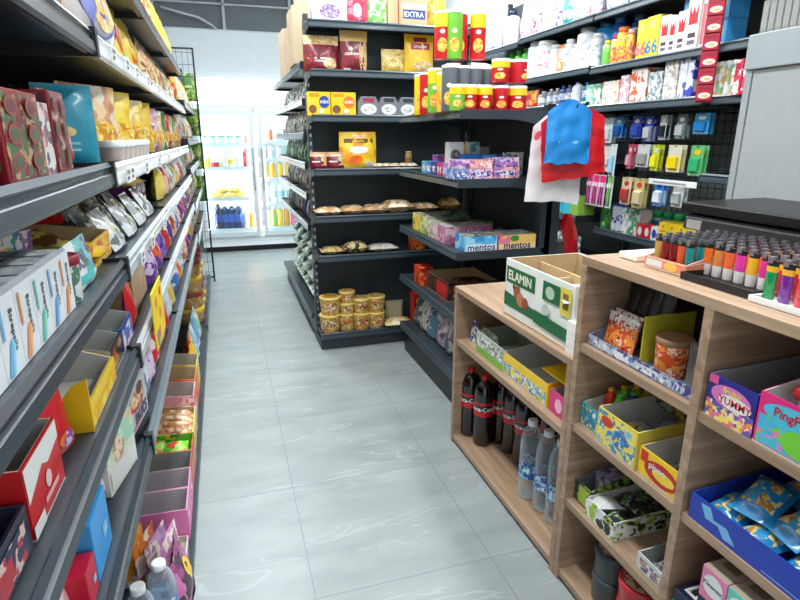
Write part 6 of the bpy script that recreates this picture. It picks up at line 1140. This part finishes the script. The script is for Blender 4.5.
# --- lowest level (.14)
PK = M((236, 130, 190), .4, coat=.2)
PURB = PR((150, 60, 120), (110, 40, 90), (196, 110, 160), (60, 30, 50), s=10)
LH(P(pouch, .20, .175, .09, PURB, (('e', .55, .62, .15, .13, YEL), ('e', .55, .62, .06, .07, BLACK), ('e', .55, .5, .11, .10, YEL), ('p', [(.62, .45), (.9, .35), (.8, .48)], PAPER), ('r', 0, 0, 1, .16, M((40, 26, 40), .4))), seed=2, waist=-.1), 1.44, LG, .02, 'big purple bag with a yellow patch at the foot of the left shelves', 'snack bag')
WB2 = M((90, 140, 210), .3, coat=.3)
for i, (y, d) in enumerate(((1.23, .075), (1.30, .035))):
    LH(P(bottle, .26, .036, PET, M((244, 246, 248), .4), PR((40, 110, 200), (90, 160, 226), (200, 220, 240), s=20), .40, (.25, .62), name='water_bottle', sh=.66), y, LG, d, ['near water bottle with white cap at the foot of the left shelves', 'far water bottle with white cap at the foot of the left shelves'][i], 'bottle', 'water bottles at the left')
tp = tray(.16, .30, .025, .05, M((236, 196, 220), .4), M((206, 190, 180), .6), (('f', 'r', .05, .1, .95, .9, PR((240, 200, 90), (90, 180, 180), (240, 190, 220), s=16)),), slope=.2)
put(tp, (XL-.155, 1.615, LG+.001), 90, 'pale pink tray of slim packets at the foot of the left shelves', 'box')
sc_ = [((240, 190, 214), 'pale pink'), ((236, 150, 196), 'pink'), ((30, 150, 150), 'teal'), ((40, 166, 160), 'sea green'), ((240, 170, 50), 'amber'), ((226, 130, 50), 'orange'), ((214, 170, 226), 'lilac'), ((226, 150, 214), 'orchid')]
for i, (c, n) in enumerate(sc_): LH(P(pouch, .14, .135, .018, PR(c, tuple(int(x*.8) for x in c), (250, 236, 220), s=12), seed=i % 5, waist=0), 1.60-.004*i, LG+.005, .275-.033*i, f'{n} slim packet standing in the pale pink tray', 'packet', 'slim packets in the pink tray', rz=74, rx=-4)
for i, y in enumerate((1.765, 1.895)):
    t_ = tray(.128, .34, .12, .13, PK, M((186, 176, 180), .6), (('f', 'r', .1, .3, .9, .8, PR((240, 150, 200), (226, 80, 150), (250, 200, 226), s=16)),))
    put(t_, (XL-.17, y, LG+.001), 90, ['near pink open box at the foot of the left shelves', 'far pink open box at the foot of the left shelves'][i], 'box', 'pink open boxes')
t_ = tray(.125, .34, .12, .13, RT_, M((150, 150, 146), .6), (('f', 'r', .05, .1, .95, .9, PR((210, 30, 40), (240, 90, 60), (230, 40, 40), s=14)),))
put(t_, (XL-.17, 2.02, LG+.001), 90, 'red open box at the foot of the left shelves', 'box')
t_ = tray(.14, .34, .12, .13, RT_, PR((110, 200, 60), (60, 160, 50), (240, 200, 60), s=16), (('f', 'r', .05, .1, .95, .9, PR((110, 200, 60), (220, 40, 40), (240, 120, 40), s=14)),))
put(t_, (XL-.17, 2.155, LG+.001), 90, 'red box filled with lime packs at the foot of the left shelves', 'box')
for i in range(4): LH(P(pillow, .085, .10, .04, PR((110, 206, 60), (240, 90, 60), (160, 226, 90), s=16), seed=i), 2.135+.015*i, LG+.09, .07+.075*i, f'lime pack, {ORD[i]} from the front in the red box of lime packs', 'packet', 'lime packs', rz=20*i)
t_ = tray(.26, .36, .11, .15, M((244, 226, 110), .4), KRAFT, (('f', 'r', .05, .1, .95, .5, PR((240, 226, 140), (226, 190, 90), s=14)),))
put(t_, (XL-.185, 2.36, LG+.001), 90, 'pale yellow tray of brown bars at the foot of the left shelves', 'box')
for i in range(8): LH(P(pillow, .05, .15, .05, PR((206, 150, 100), (170, 110, 70), (236, 200, 160), s=16) if i < 7 else M((60, 170, 70), .35), seed=i % 5), 2.275+.055*(i % 4), LG+.075+.012*(i // 4), .085+.14*(i // 4), f'brown wrapped bar, {ORD[i % 4]} in the {["front","back"][i // 4]} row of the pale yellow tray' if i < 7 else 'green wrapped bar at the back of the pale yellow tray', 'bar', 'bars in the yellow tray', rz=0, ry=8)
for i, (y, o_, inn, n) in enumerate(((2.60, PR((240, 170, 190), (236, 120, 150), (250, 210, 216), s=10), M((200, 180, 170), .6), 'pink'), (2.79, M((240, 110, 40), .4), KRAFT, 'orange'), (2.98, M((230, 216, 80), .4), M((190, 180, 160), .6), 'yellow green'))):
    t_ = tray(.17, .34, .15, .19, o_, inn, (('f', 'r', .1, .6, .9, .95, M((240, 90, 40), .4)),) if i == 0 else ())
    put(t_, (XL-.18, y, LG+.001), 90, f'{n} open box at the foot of the left shelves past the bar tray', 'box')
for i, (y, a, c, n) in enumerate(((3.18, (240, 200, 60), (200, 60, 40), 'yellow and red'), (3.36, (160, 200, 220), (226, 236, 240), 'ice blue'), (3.54, (120, 170, 210), (240, 240, 240), 'pale blue'), (3.72, (140, 210, 190), (236, 240, 240), 'mint'))):
    LH(P(pouch, .14, .24, .08, PR(a, c, s=9), seed=i), y, LG, .06, f'{n} bag at the foot of the left shelves before the tub stacks', 'bag')
# stacks of round tubs
ST = PR((206, 160, 90), (226, 190, 120), (180, 130, 70), s=14); SY_ = M((240, 200, 70), .4, coat=.2)
for c in range(3):
    for j in range(4):
        LH(P(tub, .115, .10, ST, M((160, 60, 50), .4) if j % 2 else SY_, rt=1.03, lidh=.03), 4.15+.23*c, LG+.116*j, .11, f'round tan tub, {["bottom","second","third","top"][j]} of the {["nearest","middle","farthest"][c]} stack on the left', 'tub', 'stacked tan tubs')
for c in range(3): LH(P(pouch, .2, .3, .12, PR((226, 232, 236), (150, 190, 200), s=8), seed=c), 4.9+.25*c, LG, .08, f'white bag, {ORD[c]} past the tub stacks at the left foot', 'bag', 'white bags past the tubs')
# far bays upper levels
far = [((226, 90, 60), (240, 200, 90), 'orange red'), ((240, 206, 60), (250, 230, 150), 'yellow'), ((230, 226, 220), (180, 140, 120), 'cream'), ((200, 60, 60), (240, 190, 170), 'red'), ((150, 100, 80), (226, 190, 160), 'brown'), ((120, 160, 80), (220, 226, 180), 'green')]
for li, (z, h) in enumerate(((1.60, .22), (1.36, .19), (1.17, .15), (.92, .19), (.70, .17))):
    for i in range(8):
        c = far[(i+li*2) % 6]; LH(P(pouch, .17, h, .08, PR(c[0], c[1], s=11), seed=(i+li) % 5), 4.10+.2*i, z, .07, f'{c[2]} packet, {ORD[i]} along the {NZ[li]} shelf of the far left bays', 'packet', f'packets in the far left bays, {NZ[li]} shelf')
# price tickets standing in the pale rails
for li, (z, ys) in enumerate(((LA, (1.32, 1.5, 1.66, 1.9, 2.2, 2.5, 2.9)), (LB-.004, (1.3, 1.36, 1.62, 1.95, 2.3)), (LC_-.004, (1.35, 1.55, 1.9, 2.3)))):
    for i, y in enumerate(ys):
        q = MB(); q.box((-.03, -.002, 0), (.03, 0, .032), PAPER); q.deco(lambda u, v: (-.03+.06*u, -.0026, .032*v), .06, .032, [('r', .1, .55, .7, .8, M((120, 124, 128), .5)), ('r', .1, .2, .5, .4, M((70, 74, 80), .5))])
        LH(q.build('price_ticket'), y, z-.034, -.0175, f'white price ticket, {ORD[i]} along the rail of the {["top","second","third"][li]} left shelf', 'price ticket', 'price tickets on the left rails')
